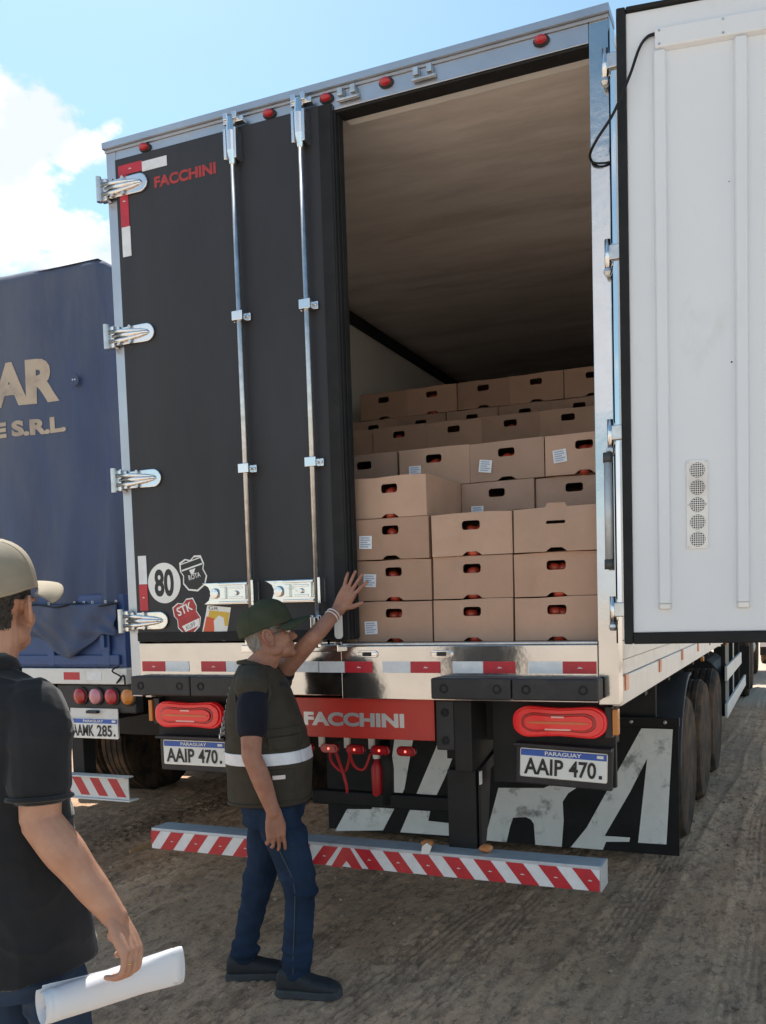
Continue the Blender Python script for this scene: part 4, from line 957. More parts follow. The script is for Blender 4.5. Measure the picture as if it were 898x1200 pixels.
def limb(b, pts, rad_, flat=None, n=16, up0=None):
    """tube with varying radius, rounded ends; flat = (axis vector, factor) squashes the section"""
    pts = [Vector(p) for p in pts]; rs = list(rad_)
    # resample with catmull
    P_ = []; R_ = []
    for i in range(len(pts)-1):
        p0 = pts[max(i-1,0)]; p1 = pts[i]; p2 = pts[i+1]; p3 = pts[min(i+2, len(pts)-1)]
        for k in range(5):
            t = k/5; P_.append(.5*((2*p1)+(p2-p0)*t+(2*p0-5*p1+4*p2-p3)*t*t+(3*p1-p0-3*p2+p3)*t**3))
            s_ = t*t*(3-2*t); R_.append(rs[i]*(1-s_)+rs[i+1]*s_)
    P_.append(pts[-1]); R_.append(rs[-1])
    t0 = (P_[0]-P_[1]).normalized(); t1 = (P_[-1]-P_[-2]).normalized()
    P_ = [P_[0]+t0*R_[0]*.75, P_[0]+t0*R_[0]*.45]+P_+[P_[-1]+t1*R_[-1]*.45, P_[-1]+t1*R_[-1]*.75]
    R_ = [R_[0]*.35, R_[0]*.8]+R_+[R_[-1]*.8, R_[-1]*.35]
    k0 = len(b.v); b.tube(P_, R_, n)
    if flat:
        ax = Vector(flat[0]).normalized(); j = k0
        for p in P_:
            for _ in range(n):
                v = Vector(b.v[j])-p; v -= ax*v.dot(ax)*(1-flat[1]); b.v[j] = tuple(p+v); j += 1
def ell(b, c, r, M=None, n=18):
    vs = []; fs = []; m_ = n//2+2
    for i in range(m_+1):
        th = math.pi*i/m_
        for k in range(n):
            a = 2*math.pi*k/n; v = Vector((r[0]*math.sin(th)*math.cos(a), r[1]*math.sin(th)*math.sin(a), r[2]*math.cos(th)))
            v = v+Vector(c); vs.append(tuple(M @ v) if M else tuple(v))
    for i in range(m_):
        for k in range(n): fs.append((i*n+k, (i+1)*n+k, (i+1)*n+(k+1) % n, i*n+(k+1) % n))
    b.add(vs, fs)
def rings(b, secs, n=32, e=2.3):
    """secs: (center, right vector half-width, forward vector half-depth)"""
    vs = []; fs = []
    for c, u, v in secs:
        c, u, v = Vector(c), Vector(u), Vector(v)
        for k in range(n):
            a = 2*math.pi*k/n; ca, sa = math.cos(a), math.sin(a)
            x = abs(ca)**(2/e)*(1 if ca >= 0 else -1); y = abs(sa)**(2/e)*(1 if sa >= 0 else -1); vs.append(tuple(c+u*x+v*y))
    m_ = len(secs)
    for i in range(m_-1):
        for k in range(n): fs.append((i*n+k, i*n+(k+1) % n, (i+1)*n+(k+1) % n, (i+1)*n+k))
    fs.append(tuple(range(n))[::-1]); fs.append(tuple((m_-1)*n+k for k in range(n)))
    b.add(vs, fs)
def remesh(b, name, material, parent, vox=.005, smooth=6, fac=.5, disp=None, post=None):
    me = bpy.data.meshes.new(name); me.from_pydata(b.v, [], b.f); me.update()
    bm = bmesh.new(); bm.from_mesh(me); bmesh.ops.recalc_face_normals(bm, faces=bm.faces); bm.to_mesh(me); bm.free()
    o = bpy.data.objects.new('tmp', me); COL.objects.link(o)
    md = o.modifiers.new('r', 'REMESH'); md.mode = 'VOXEL'; md.voxel_size = vox; md.adaptivity = 0
    if smooth: ms_ = o.modifiers.new('s', 'SMOOTH'); ms_.iterations = smooth; ms_.factor = fac
    dg = bpy.context.evaluated_depsgraph_get(); m2 = bpy.data.meshes.new_from_object(o.evaluated_get(dg))
    bpy.data.objects.remove(o); bpy.data.meshes.remove(me); m2.name = name
    if disp:
        nv = len(m2.vertices); co = np.empty(nv*3); m2.vertices.foreach_get('co', co); nn = np.empty(nv*3); m2.vertices.foreach_get('normal', nn)
        co = co.reshape(-1, 3); nn = nn.reshape(-1, 3); d = disp(co, nn); co = co+nn*d[:, None]; m2.vertices.foreach_set('co', co.ravel()); m2.update()
    if post: post(m2)
    return link(name, m2, material, parent, smooth=True)
def n3(co, s, seed=0, st=(1,1,1)):
    x, y, z = co[:, 0]*s*st[0], co[:, 1]*s*st[1], co[:, 2]*s*st[2]
    return (vnoise(x+seed*3.1, y+z*.7, seed)+vnoise(y-z*.3, z+x*.6, seed+1)+vnoise(z, x-y*.5, seed+2))/1.5
def ridge(co, s, seed, st=(1,1,1), p=1.):
    return (1-np.clip(np.abs(n3(co, s, seed, st))*5.5, 0, 1))**p
def frame(fwd, tilt=0., origin=(0,0,0), rollv=0.):
    """head frame matrix: local x forward, y left, z up"""
    f = Vector(fwd).normalized(); up = Vector((0,0,1)); l_ = up.cross(f).normalized(); up = f.cross(l_)
    M = Matrix((f, l_, up)).transposed().to_4x4() @ Matrix.Rotation(tilt, 4, 'Y') @ Matrix.Rotation(rollv, 4, 'X'); M.translation = origin; return M
def head_parts(b, M, neck_to, neck_r=.058, s=1., jaw=1.):
    S = Matrix.Scale(s, 4); H = M @ S
    ell(b, (-.012,0,.035), (.098,.077,.086), H); ell(b, (.028,0,-.03), (.066,.063,.085), H); ell(b, (-.035,0,-.01), (.066,.064,.07), H)
    ell(b, (.042,0,-.083), (.046,.050*jaw,.034), H); ell(b, (.074,0,-.100), (.021,.024,.019), H)
    for y in (-1, 1):
        ell(b, (.058,y*.035,-.030), (.030,.024,.032), H); ell(b, (.078,y*.028,.020), (.018,.028,.011), H)
        ell(b, (.093,y*.012,-.041), (.011,.009,.008), H); ell(b, (.005,y*.050,-.068), (.040,.016,.028), H)
        # ear: plate, rim, lobe
        E_ = H @ Matrix.Translation((-.010, y*.0795, -.008)) @ Matrix.Rotation(y*rad(-28), 4, 'Z') @ Matrix.Rotation(rad(-10), 4, 'Y') @ Matrix.Scale(1.12, 4)
        ell(b, (0,0,0), (.015,.0055,.027), E_)
        P_ = [E_ @ Vector((.019*math.cos(a)-.002, y*.007, .031*math.sin(a)+.002)) for a in np.linspace(rad(-70), rad(250), 14)]
        for i in range(len(P_)-1): b.tube([P_[i], P_[i+1]], .0058*s, 7)
        ell(b, (.004, y*.002, -.030), (.009,.006,.010), E_)
    limb(b, [H @ Vector((.082,0,.012)), H @ Vector((.097,0,-.018)), H @ Vector((.106,0,-.036))], [.009*s,.011*s,.0135*s])
    ell(b, (.085,0,-.064), (.013,.024,.0065), H); ell(b, (.083,0,-.077), (.013,.020,.0075), H)
    limb(b, [H @ Vector((-.030,0,-.035)), H @ Vector((-.030,0,-.09)), Vector(neck_to)], [.060*s, neck_r, neck_r*1.12])
def hand_parts(b, W_, knuckle_dir, palm_n, thumb_side, curl, spread, L=.19, thumb_curl=.35, r=.0088, lens=(.078,.086,.080,.062), tuck=0.):
    """W_ wrist, knuckle_dir from wrist to knuckles, palm_n out of the palm, thumb_side unit vector towards the thumb; returns finger data"""
    k = Vector(knuckle_dir).normalized(); pn = Vector(palm_n); pn = (pn-k*pn.dot(k)).normalized(); ts = k.cross(pn)
    if ts.dot(Vector(thumb_side)) < 0: ts = -ts
    W_ = Vector(W_); pl = L*.50
    for off in (.030, .011, -.010, -.028):
        limb(b, [W_+ts*off*.55-k*.01, W_+ts*off*.9+k*pl*.5, W_+ts*off+k*pl*.94], [.016, .0155, .0125])
    limb(b, [W_-k*.03, W_+k*.01], [.026, .025], (pn, .74))
    ell(b, W_+ts*.022+k*.032+pn*.009, (.019,.019,.019))
    ell(b, W_-ts*.022+k*.035+pn*.008, (.016,.016,.018))
    tips = []
    for i, off in enumerate((.030, .010, -.011, -.030)):
        cu_ = curl[i]; base = W_+ts*off+k*pl*(.97 if i in (1, 2) else .92); d = (k+ts*spread[i]).normalized(); ax = d.cross(pn).normalized()
        p = base.copy(); P_ = [base-d*.012, base]; a = 0
        for seg, q in ((.45, cu_*.5), (.30, cu_*.9), (.25, cu_*.6)):
            a += q; dd = (Matrix.Rotation(a, 3, ax) @ d); 
            if dd.dot(pn) < 0 and cu_ > 0: dd = (Matrix.Rotation(-a, 3, ax) @ d)
            p = p+dd*lens[i]*seg; P_.append(p.copy())
        limb(b, P_, [r*1.08, r*1.08, r, r*.95, r*.84], n=12); tips.append(P_)
    tb = W_+ts*.024+k*.022; td = (ts*(.78-.5*tuck)+k*(.62+.3*tuck)+pn*(.25*thumb_curl+.3*tuck)).normalized()
    p1 = tb+td*.036; d2 = (ts*(.60-.3*thumb_curl-.5*tuck)+k*.75+pn*(.7*thumb_curl+.2*tuck)).normalized(); p2 = p1+d2*.030; p3 = p2+(d2+pn*.3*thumb_curl).normalized()*.024
    limb(b, [tb, p1, p2, p3], [.0145, .0120, .0108, .0095], n=12)
    return tips
def cap(M, parent, cmat, s=1., mesh_back=None, visor_l=.075, visor_droop=.018, tall=.105, visor_mat=None, curve=.012):
    nu, nv = 48, 14; vs = []; fs = []
    def pt(i, j, off=0.):
        a = 2*math.pi*i/nu; t = j/nv; front = max(0, math.cos(a))
        rx = .106+.004*front; ry = .086; k = (1-t**(2.6+.8*front))**.5 if t < 1 else 0
        h_ = tall+.010*front; rim = .030-.004*math.cos(a)-.012*max(0, -math.cos(a))
        return Vector(((rx+off)*k*math.cos(a)-.006, (ry+off)*k*math.sin(a), rim+(h_+off)*(t**.92)-.0))*s
    b = MB(M)
    for j in range(nv+1):
        for i in range(nu): vs.append(pt(i, j))
    for j in range(nv):
        for i in range(nu): fs.append((j*nu+i, j*nu+(i+1) % nu, (j+1)*nu+(i+1) % nu, (j+1)*nu+i))
    b.add(vs, fs); b.mi = [0 if (not mesh_back or (lambda i: i < nu*.19 or i >= nu*.81)(f % nu)) else 1 for f in range(len(fs))]
    me = bpy.data.meshes.new('cap'); me.from_pydata(b.v, [], b.f); me.polygons.foreach_set('material_index', b.mi)
    C_ = link('cap', me, None, parent, smooth=True, mats=[cmat]+([mesh_back] if mesh_back else []))
    sm = C_.modifiers.new('t', 'SOLIDIFY'); sm.thickness = .003; sm.offset = 1
    q = MB(M)
    for i in (0, 8, 16, 24, 32, 40) if not mesh_back else (9, 24, 39):
        q.tube([pt(i, j, .0028) for j in range(0, nv)], .0011, 6)
    q.tube([pt(i % nu, 0, .002)+Vector((0,0,.004)) for i in range(nu+1)], .0012, 6)
    q.build('cap_seam', cmat, C_, smooth=True)
    ell(q2 := MB(M), pt(0, nv)+Vector((0,0,.002)), (.008,.008,.005)); q2.build('cap_button', cmat, C_, smooth=True)
    # visor
    vs = []; fs = []; na, nr = 22, 8
    for lay in (0, 1):
        for r_ in range(nr+1):
            for k in range(na+1):
                a = rad(-72+144*k/na); t = r_/nr
                x0, y0 = .108*math.cos(a)-.006, .086*math.sin(a); ex = visor_l*(max(0, math.cos(a))**.55)
                x = x0+ex*t*.98; y = y0*(1+.02*t); z = .030-.004*math.cos(a)-visor_droop*t*t-curve*(abs(y)/.08)**2*(.55+.45*t)-lay*.004+.004
                vs.append(tuple(Vector((x, y, z))*s))
    nn_ = (nr+1)*(na+1)
    for lay in (0, 1):
        for r_ in range(nr):
            for k in range(na):
                a0 = lay*nn_+r_*(na+1)+k; fs.append((a0, a0+1, a0+na+2, a0+na+1) if lay else (a0, a0+na+1, a0+na+2, a0+1))
    edge = [nr*(na+1)+k for k in range(na+1)]
    for k in range(na): fs.append((edge[k], edge[k+1], nn_+edge[k+1], nn_+edge[k]))
    q = MB(M); q.add(vs, fs); q.build('cap_visor', visor_mat or cmat, C_, smooth=True)
    return C_
def patch(src, cond, zr, off, name, material, parent, thick=.001):
    """piece of cloth lying on another cloth: the faces of src where cond holds, lifted off by off"""
    me = src.data; oc = np.array(ORG[src.as_pointer()]); nv = len(me.vertices)
    co = np.empty(nv*3); me.vertices.foreach_get('co', co); co = co.reshape(-1, 3)+oc; nn = np.empty(nv*3); me.vertices.foreach_get('normal', nn); nn = nn.reshape(-1, 3)
    ok = cond(co, nn); keep = [tuple(p_.vertices) for p_ in me.polygons if all(ok[i] for i in p_.vertices)]
    ids = sorted({i for f_ in keep for i in f_}); mp_ = {i: k for k, i in enumerate(ids)}
    if not ids: return None
    v_ = co[ids]+nn[ids]*off; v_[:, 2] = np.clip(v_[:, 2], *zr)
    m2 = bpy.data.meshes.new(name); m2.from_pydata(v_.tolist(), [], [tuple(mp_[i] for i in f_) for f_ in keep]); m2.update()
    o = link(name, m2, material, parent, smooth=True)
    if thick: s_ = o.modifiers.new('t', 'SOLIDIFY'); s_.thickness = thick; s_.offset = 1
    return o
def hair(M, parent, m_, body_, seed, count=1500):
    """close-cropped hair: a layer following the scalp plus short strands"""
    Mi = np.array(M.inverted())
    def zl(x, y):                                   # lower hair line by position along the head
        return np.where(x < -.045, -.058+.25*np.clip(np.abs(y)-.03, 0, 1), np.where(x < .022, .020, np.where(x < .040, -.008, 9.)))
    def cond(co, nn):
        l_ = co @ Mi[:3, :3].T+Mi[:3, 3]; x, y, z = l_[:, 0], l_[:, 1], l_[:, 2]
        return (z > zl(x, y)+.004*vnoise(x*160, y*160+z*90, 3)) & (z < .085) & (np.abs(x) < .14) & (np.abs(y) < np.where((x > -.04) & (z < .032), .0785, .2)) & (z > -.08)
    o = patch(body_, cond, (-9, 9), .0022, 'hair', m_, parent, 0)
    rnd = random.Random(seed); q = MB(); oc = ORG[o.as_pointer()]; vs = o.data.vertices; up = M.to_3x3() @ Vector((0,0,1)); bk = M.to_3x3() @ Vector((-1,0,0))
    for _ in range(count):
        v = vs[rnd.randrange(len(vs))]; p = v.co+oc; nr = v.normal; t_ = nr.cross(up)
        if t_.length < .1: continue
        t_ = t_.normalized()*.0013; e_ = p+nr*rnd.uniform(.0008,.0035)-up*rnd.uniform(.003,.009)+bk*rnd.uniform(0,.005)
        q.add([p-t_, p+t_, e_], [(0,1,2)])
    q.build('hair_strands', m_, o, recalc=False); return o
def shoe(parent, heel, toe, name='shoe', w_=.05):
    h_ = Vector(heel); t_ = Vector(toe); d = (t_-h_); L_ = d.length; d.normalize(); s_ = Vector((-d.y, d.x, 0))
    M = Matrix((d, s_, Vector((0,0,1)))).transposed().to_4x4(); M.translation = h_; k = L_/.30
    b = MB(M)
    secs = []
    for x, wd, zt in ((.0,.028,.100),(.012,.038,.118),(.05,.043,.126),(.09,.044,.122),(.13,.046,.104),(.18,.050,.086),(.23,.052,.074),(.265,.047,.062),(.29,.034,.048),(.300,.018,.038)):
        secs.append(((x*k, 0, (zt+.018)/2), (0, wd, 0), (0, 0, (zt-.018)/2)))
    rings(b, secs, 20, 2.6)
    o = remesh(b, name, 'shoe_black', parent, .0045, 5, disp=lambda co, nn: .0012*n3(co, 60, 4))
    q = MB(M); P_ = []
    for x, wd in ((-.006,.020),(-.004,.032),(.02,.042),(.08,.044),(.14,.046),(.20,.052),(.25,.050),(.285,.038),(.303,.018)): P_.append((x*k, wd))
    poly = [(x, -wd) for x, wd in P_]+[(x, wd) for x, wd in P_[::-1]]
    q.prism(poly, (0,0,-.002), X_, Y_, .038); q.build('sole', 'shoe_sole', o, bevel=.006)
    q = MB(M)
    for i in range(4):
        x = (.10+.022*i)*k; z = .122-.012*i; q.tube([(x,-.026,z-.014),(x+.004,0,z+.002),(x,.026,z-.014)], .003, 6)
    q.tube([(.095*k,0,.125),(.085*k,-.02,.142),(.10*k,-.04,.128)], .0022, 6); q.tube([(.095*k,0,.125),(.08*k,.02,.144),(.09*k,.036,.13)], .0022, 6)
    q.build('lace', 'shoe_black', o, smooth=True)
    return o

# ---------------- older man pointing at the cartons
G0 = Vector((1.117,-.329,0)); FD = Vector((.96,.28,0)); LD = Vector((-.28,.96,0))
def O(f_, s_, z): return G0+FD*f_+LD*s_+Vector((0,0,z))
A = thing('person', 'person in green cap, olive vest and jeans pointing at the cartons with a raised arm', 'person', tuple(G0))
HM = frame(FD*math.cos(rad(20))+LD*math.sin(rad(20)), rad(-13), O(-.012, .0, 1.618))
b = MB(); head_parts(b, HM, O(-.065, 0, 1.47), .058, 1.0)
# torso, hips and legs (hidden by the clothes), arms
rings(b, [(O(-.02,0,.80), LD*.14, FD*.10), (O(-.02,0,.95), LD*.15, FD*.115), (O(-.025,0,1.12), LD*.15, FD*.13), (O(-.04,0,1.30), LD*.165, FD*.11), (O(-.055,0,1.42), LD*.17, FD*.085), (O(-.06,0,1.47), LD*.10, FD*.06)], 28)
limb(b, [O(.01,-.09,.86), O(.115,-.085,.54), O(.078,-.08,.10)], [.07,.045,.03]); limb(b, [O(-.06,.09,.86), O(-.130,.085,.50), O(-.170,.083,.34), O(-.212,.08,.10)], [.07,.045,.038,.03])
shR = O(-.03,-.185,1.40); elR = O(-.025,-.245,1.115); wrR = O(.050,-.212,.862)
limb(b, [shR+LD*.03-Vector((0,0,.02)), shR.lerp(elR,.5), elR], [.046,.047,.041]); limb(b, [elR, elR.lerp(wrR,.35)+FD*.004, wrR], [.040,.041,.0285])
shL = O(-.03,.165,1.42); elL = Vector((1.262,-.225,1.597)); wrL = Vector((1.306,-.062,1.728))
limb(b, [shL, shL.lerp(elL,.5), elL], [.050,.043,.038]); limb(b, [elL, elL.lerp(wrL,.35), wrL], [.038,.037,.027])
# hanging right hand, relaxed
tipsR = hand_parts(b, wrR, O(.058,-.205,.66)-wrR, LD*1.0+FD*-.55, FD, (.35,.52,.70,.85), (.12,.03,-.06,-.15), .210, r=.0084, lens=(.084,.092,.086,.068), tuck=.85)
# raised left hand, open, palm towards the cartons
kd = Vector((1.376,-.058,1.830))-wrL
tipsL = hand_parts(b, wrL, kd, (-.15,1,-.15), Vector((1,.1,-.2)), (.10,.06,.10,.14), (.26,.04,-.16,-.38), .215, thumb_curl=.1, lens=(.088,.096,.088,.070))
body = remesh(b, 'body', 'skin_old', A, .0036, 3, .4)
for y in (-1, 1):
    q = MB(HM); ell(q, (.0815,y*.030,.0), (.012,.013,.0115)); e_ = q.build('eye', 'eye_white', body, smooth=True)
    q = MB(HM); ell(q, (.091,y*.031,.0), (.004,.0058,.0058)); q.build('iris', 'eye_dark', e_, smooth=True)
hair(HM, A, 'grey_hair', body, 5, 1200)
cap(HM @ Matrix.Rotation(rad(-5), 4, 'Y'), A, 'cap_green', 1.10, tall=.108, visor_l=.082, visor_droop=.012, curve=.022)
q = MB(HM)
for y in (-1, 1):
    q.tube([(.099+.0*k, y*.033+.023*math.cos(a), -.002+.016*math.sin(a)) for k, a in enumerate(np.linspace(0, 2*math.pi, 17))], .0016, 6)
    q.tube([(.098,y*.056,.004),(.06,y*.073,.004),(.0,y*.081,.002),(-.012,y*.081,-.012)], .0018, 6)
q.tube([(.10,-.011,.002),(.104,0,.005),(.10,.011,.002)], .0016, 6)
q.build('glasses', 'glasses_frame', A, smooth=True)
# t-shirt: sleeves and neck under the vest
q = MB()
limb(q, [shR+LD*.07-Vector((0,0,.035)), shR.lerp(elR,.22)+LD*.012, shR.lerp(elR,.38), shR.lerp(elR,.60)], [.060,.066,.068,.065]); limb(q, [shL-LD*.04-FD*.02, shL.lerp(elL,.06), shL.lerp(elL,.14)], [.066,.060,.056])
rings(q, [(O(-.035,0,1.25), LD*.17, FD*.115), (O(-.05,0,1.40), LD*.185, FD*.098), (O(-.06,0,1.455), LD*.11, FD*.075), (O(-.058,0,1.487), LD*.074, FD*.068)], 28)
remesh(q, 't_shirt', 'navy_cloth', A, .0045, 5, disp=lambda co, nn: (.003*n3(co, 9, 2)+.004*ridge(co, 9, 5, (1,1,1.4), 1.4))*np.clip((1.36-co[:, 2])/.06, 0, 1))
# vest
def vd(co, nn):
    sm_ = 1-.9*np.clip((np.abs((co-np.array(G0)) @ np.array(LD))-.09)/.05, 0, 1)*np.clip((co[:, 2]-1.22)/.08, 0, 1)
    return sm_*(.007*n3(co, 6, 12, (1,1,.6))+.0075*ridge(co, 5, 14, (1,1,.45), 1.5)-.006*ridge(co, 7, 19, (1,1,1.3), 1.4)*np.clip((co[:, 2]-.9)*4, 0, 1)*.7+.0012*n3(co, 60, 18)-.003)
q = MB()
rings(q, [(O(-.034,0,.872), LD*.176, FD*.180), (O(-.034,0,.93), LD*.178, FD*.182), (O(-.030,0,1.05), LD*.182, FD*.186), (O(-.038,0,1.16), LD*.182, FD*.176),
          (O(-.052,0,1.27), LD*.186, FD*.158), (O(-.062,0,1.36), LD*.182, FD*.130), (O(-.064,0,1.43), LD*.165, FD*.105), (O(-.066,0,1.468), LD*.115, FD*.086), (O(-.070,0,1.488), LD*.085, FD*.074)], 40, 2.35)
limb(q, [O(-.062,-.06,1.440), O(-.045,-.135,1.410), O(-.038,-.165,1.392)], [.062,.076,.078]); limb(q, [O(-.062,.06,1.440), O(-.045,.140,1.412), O(-.035,.168,1.395)], [.062,.074,.072])
VE = remesh(q, 'vest', 'vest_cloth', A, .005, 4, disp=vd)
def around(z0, z1, off, nm, m_, par, a0=0, a1=360, cz=None, h0=.186, d0=.188, c0=-.03, n=60, thick=.003):
    """band round the vest between two heights (elliptical, following its section)"""
    q = MB(); vs = []; fs = []
    for j, z in enumerate((z0, (z0+z1)/2, z1)):
        for k in range(n+1):
            a = rad(a0+(a1-a0)*k/n); ca, sa = math.cos(a), math.sin(a); e = 2/2.35
            x = abs(ca)**e*(1 if ca >= 0 else -1); y = abs(sa)**e*(1 if sa >= 0 else -1)
            vs.append(O(c0+(d0+off)*y, (h0+off)*x, z))
    for j in range(2):
        for k in range(n): fs.append((j*(n+1)+k, j*(n+1)+k+1, (j+1)*(n+1)+k+1, (j+1)*(n+1)+k))
    q.add(vs, fs); o = q.build(nm, m_, par, smooth=True); s_ = o.modifiers.new('t', 'SOLIDIFY'); s_.thickness = thick; s_.offset = 1; return o
fdv = np.array(FD); ldv = np.array(LD); g0v = np.array(G0)
fw = lambda co: (co-g0v) @ fdv
sw = lambda co: (co-g0v) @ ldv
patch(VE, lambda co, nn: (co[:, 2] > 1.056) & (co[:, 2] < 1.116) & (np.abs(nn[:, 2]) < .8), (1.060, 1.112), .0012, 'reflective_band', 'reflective', VE)
patch(VE, lambda co, nn: (co[:, 2] > .868) & (co[:, 2] < .896) & (np.abs(nn[:, 2]) < .6), (.872, .892), .0015, 'vest_hem', 'vest_cloth', VE, .002)
patch(VE, lambda co, nn: (co[:, 2] > 1.182) & (co[:, 2] < 1.222) & (fw(co) > .015) & (fw(co) < .13) & (sw(co) < -.03), (1.186, 1.218), .003, 'pocket_flap', 'vest_cloth', VE, .004)
patch(VE, lambda co, nn: (co[:, 2] > 1.125) & (co[:, 2] < 1.185) & (fw(co) > .02) & (fw(co) < .125) & (sw(co) < -.03), (1.128, 1.182), .0015, 'pocket', 'vest_cloth', VE, .003)
patch(VE, lambda co, nn: (co[:, 2] > .90) & (co[:, 2] < 1.045) & (fw(co) > -.02) & (fw(co) < .115) & (sw(co) < -.03), (.905, 1.042), .0015, 'pocket', 'vest_cloth', VE, .003)
patch(VE, lambda co, nn: (co[:, 2] > .995) & (co[:, 2] < 1.025) & (fw(co) > .035) & (fw(co) < .085) & (sw(co) < -.05), (1.0, 1.018), .0052, 'vest_badge', 'bracelet', VE, .001)
for i in range(9):
    z = 1.17+i*.026
    patch(VE, lambda co, nn: (co[:, 2] > z) & (co[:, 2] < z+.02) & (fw(co) < -.13+.16*max(0, z-1.17)+.004*(i % 3)) & (sw(co) > -.085+.01*(i % 2)) & (sw(co) < .085), (z, z+.016), .001, 'vest_print', 'white_print', VE, .0005)
# vest shoulder pads of cloth at the arm openings and collar
q = MB(); 
P_ = [O(-.07+.082*math.sin(a), .080*math.cos(a), 1.487+.010*math.cos(a*2)-.02*math.sin(a)) for a in np.linspace(0, 2*math.pi, 33)]
q.tube(P_, .010, 8); q.build('vest_collar', 'vest_cloth', VE, smooth=True)
P_ = [shR+LD*(.010+.035*math.cos(a))+FD*(.074*math.sin(a)-.004)+Vector((0,0,.082*math.cos(a)-.030)) for a in np.linspace(0, 2*math.pi, 33)]
MB().tube(P_, .0075, 8).build('armhole_binding', 'vest_cloth', VE, smooth=True)
# white print on the back of the vest, seen edge-on
for i, z in enumerate(np.arange(1.17, 1.40, .026)):
    d_ = .186-.42*max(0, z-1.17)
    around(z, z+.016, .010, 'vest_print', 'white_print', VE, 235+(i*37 % 9), 300-(i*53 % 14), h0=.184, d0=d_+.008, c0=-.036-.12*max(0,z-1.17), n=8, thick=.001)
# jeans
def jd(co, nn):
    z = co[:, 2]; d = .005*n3(co, 10, 22, (1,1,.7))+.0022*n3(co, 34, 25, (1,1,.6))
    d += .009*ridge(co, 6, 61, (.7,.7,2.2), 1.4)*(.35+np.exp(-((z-.52)/.12)**2)+np.exp(-((z-.80)/.10)**2)+1.1*np.exp(-((z-.16)/.09)**2))-.004
    d += .0045*np.sin(z*95+4*n3(co, 5, 27))*np.exp(-((z-.17)/.10)**2)+.0035*np.sin(z*80+5*n3(co, 6, 28))*np.exp(-((z-.52)/.09)**2)
    return d+.003*np.sin(z*70+co[:, 0]*30)*np.exp(-((z-.80)/.07)**2)
q = MB()
rings(q, [(O(-.025,0,.78), LD*.150, FD*.125), (O(-.025,0,.86), LD*.160, FD*.140), (O(-.028,0,.93), LD*.160, FD*.145), (O(-.028,0,.98), LD*.150, FD*.14)], 32)
limb(q, [O(.02,-.080,.84), O(.060,-.082,.70), O(.108,-.085,.545), O(.104,-.083,.40), O(.086,-.08,.20), O(.082,-.08,.125)], [.098,.090,.078,.070,.063,.066])
limb(q, [O(-.07,.085,.83), O(-.095,.085,.68), O(-.125,.085,.51), O(-.165,.083,.36), O(-.205,.08,.19), O(-.215,.08,.125)], [.098,.088,.072,.065,.059,.061])
JE = remesh(q, 'jeans', 'denim', A, .006, 4, disp=jd)
for P_ in ([O(.015,-.180,.80), O(.060,-.174,.68), O(.108,-.1645,.545), O(.104,-.1545,.40), O(.088,-.145,.22), O(.084,-.147,.13)],):
    MB().tube(hose(P_), .0022, 6).build('leg_seam', 'stitch', JE, smooth=True)
shoe(A, O(-.005,-.085,.012), O(.285,-.105,.012)); shoe(A, O(-.300,.075,.006), O(-.02,.115,.006))
# bracelets on the raised wrist
wd_ = (wrL-elL).normalized(); u_ = wd_.orthogonal().normalized(); v_ = wd_.cross(u_)
for k, m_ in ((.045, 'bracelet'), (.062, 'orange_print')):
    c_ = wrL-wd_*k; MB().tube([c_+(u_*math.cos(a)+v_*math.sin(a))*.0335 for a in np.linspace(0, 2*math.pi, 25)], .0028, 6).build('bracelet', 'bracelet', A, smooth=True)

# ---------------- younger man in the foreground with rolled papers
YB = Vector((1.315,-1.830,0)); YF_ = Vector((.08,.9968,0)); YL = Vector((-.9968,.08,0))
def Q(f_, s_, z): return YB+YF_*f_+YL*s_+Vector((0,0,z))
B2 = thing('person', 'person in beige cap and black shirt holding rolled papers, at the left edge', 'person', tuple(YB))
HY = frame(YF_*math.cos(rad(25))+YL*math.sin(rad(25)), rad(-2), Q(-.005, .0, 1.744))
b = MB(); head_parts(b, HY, Q(-.06,0,1.565), .063, 1.04, 1.05)
rings(b, [(Q(-.01,0,.86), YL*.15, YF_*.105), (Q(-.01,0,1.02), YL*.155, YF_*.115), (Q(-.015,0,1.20), YL*.155, YF_*.115), (Q(-.025,0,1.40), YL*.16, YF_*.09), (Q(-.045,0,1.50), YL*.15, YF_*.07), (Q(-.055,0,1.56), YL*.08, YF_*.055)], 28)
for s_ in (-1, 1): limb(b, [Q(0,s_*.10,.92), Q(.03,s_*.11,.52), Q(.0,s_*.12,.10)], [.07,.048,.034])
ysR = Q(-.030,-.172,1.500); yeR = Vector((1.500,-1.900,1.200)); ywR = Vector((1.664,-1.832,.938))
limb(b, [ysR+YL*.02-Vector((0,0,.03)), ysR.lerp(yeR,.5), yeR], [.046,.052,.048]); limb(b, [yeR, yeR.lerp(ywR,.28)+Vector((.006,-.004,.0)), yeR.lerp(ywR,.6), ywR], [.049,.0515,.043,.0305])
ysL = Q(-.045,.188,1.505); yeL = Q(-.06,.235,1.20); ywL = Q(.09,.215,.965)
limb(b, [ysL-YL*.02-Vector((0,0,.03)), ysL.lerp(yeL,.5), yeL], [.046,.052,.048]); limb(b, [yeL, yeL.lerp(ywL,.3), ywL], [.049,.051,.031])
hand_parts(b, ywL, Q(.13,.205,.80)-ywL, -YL, YF_, (.6,.7,.8,.9), (.04,0,-.03,-.06), .195)
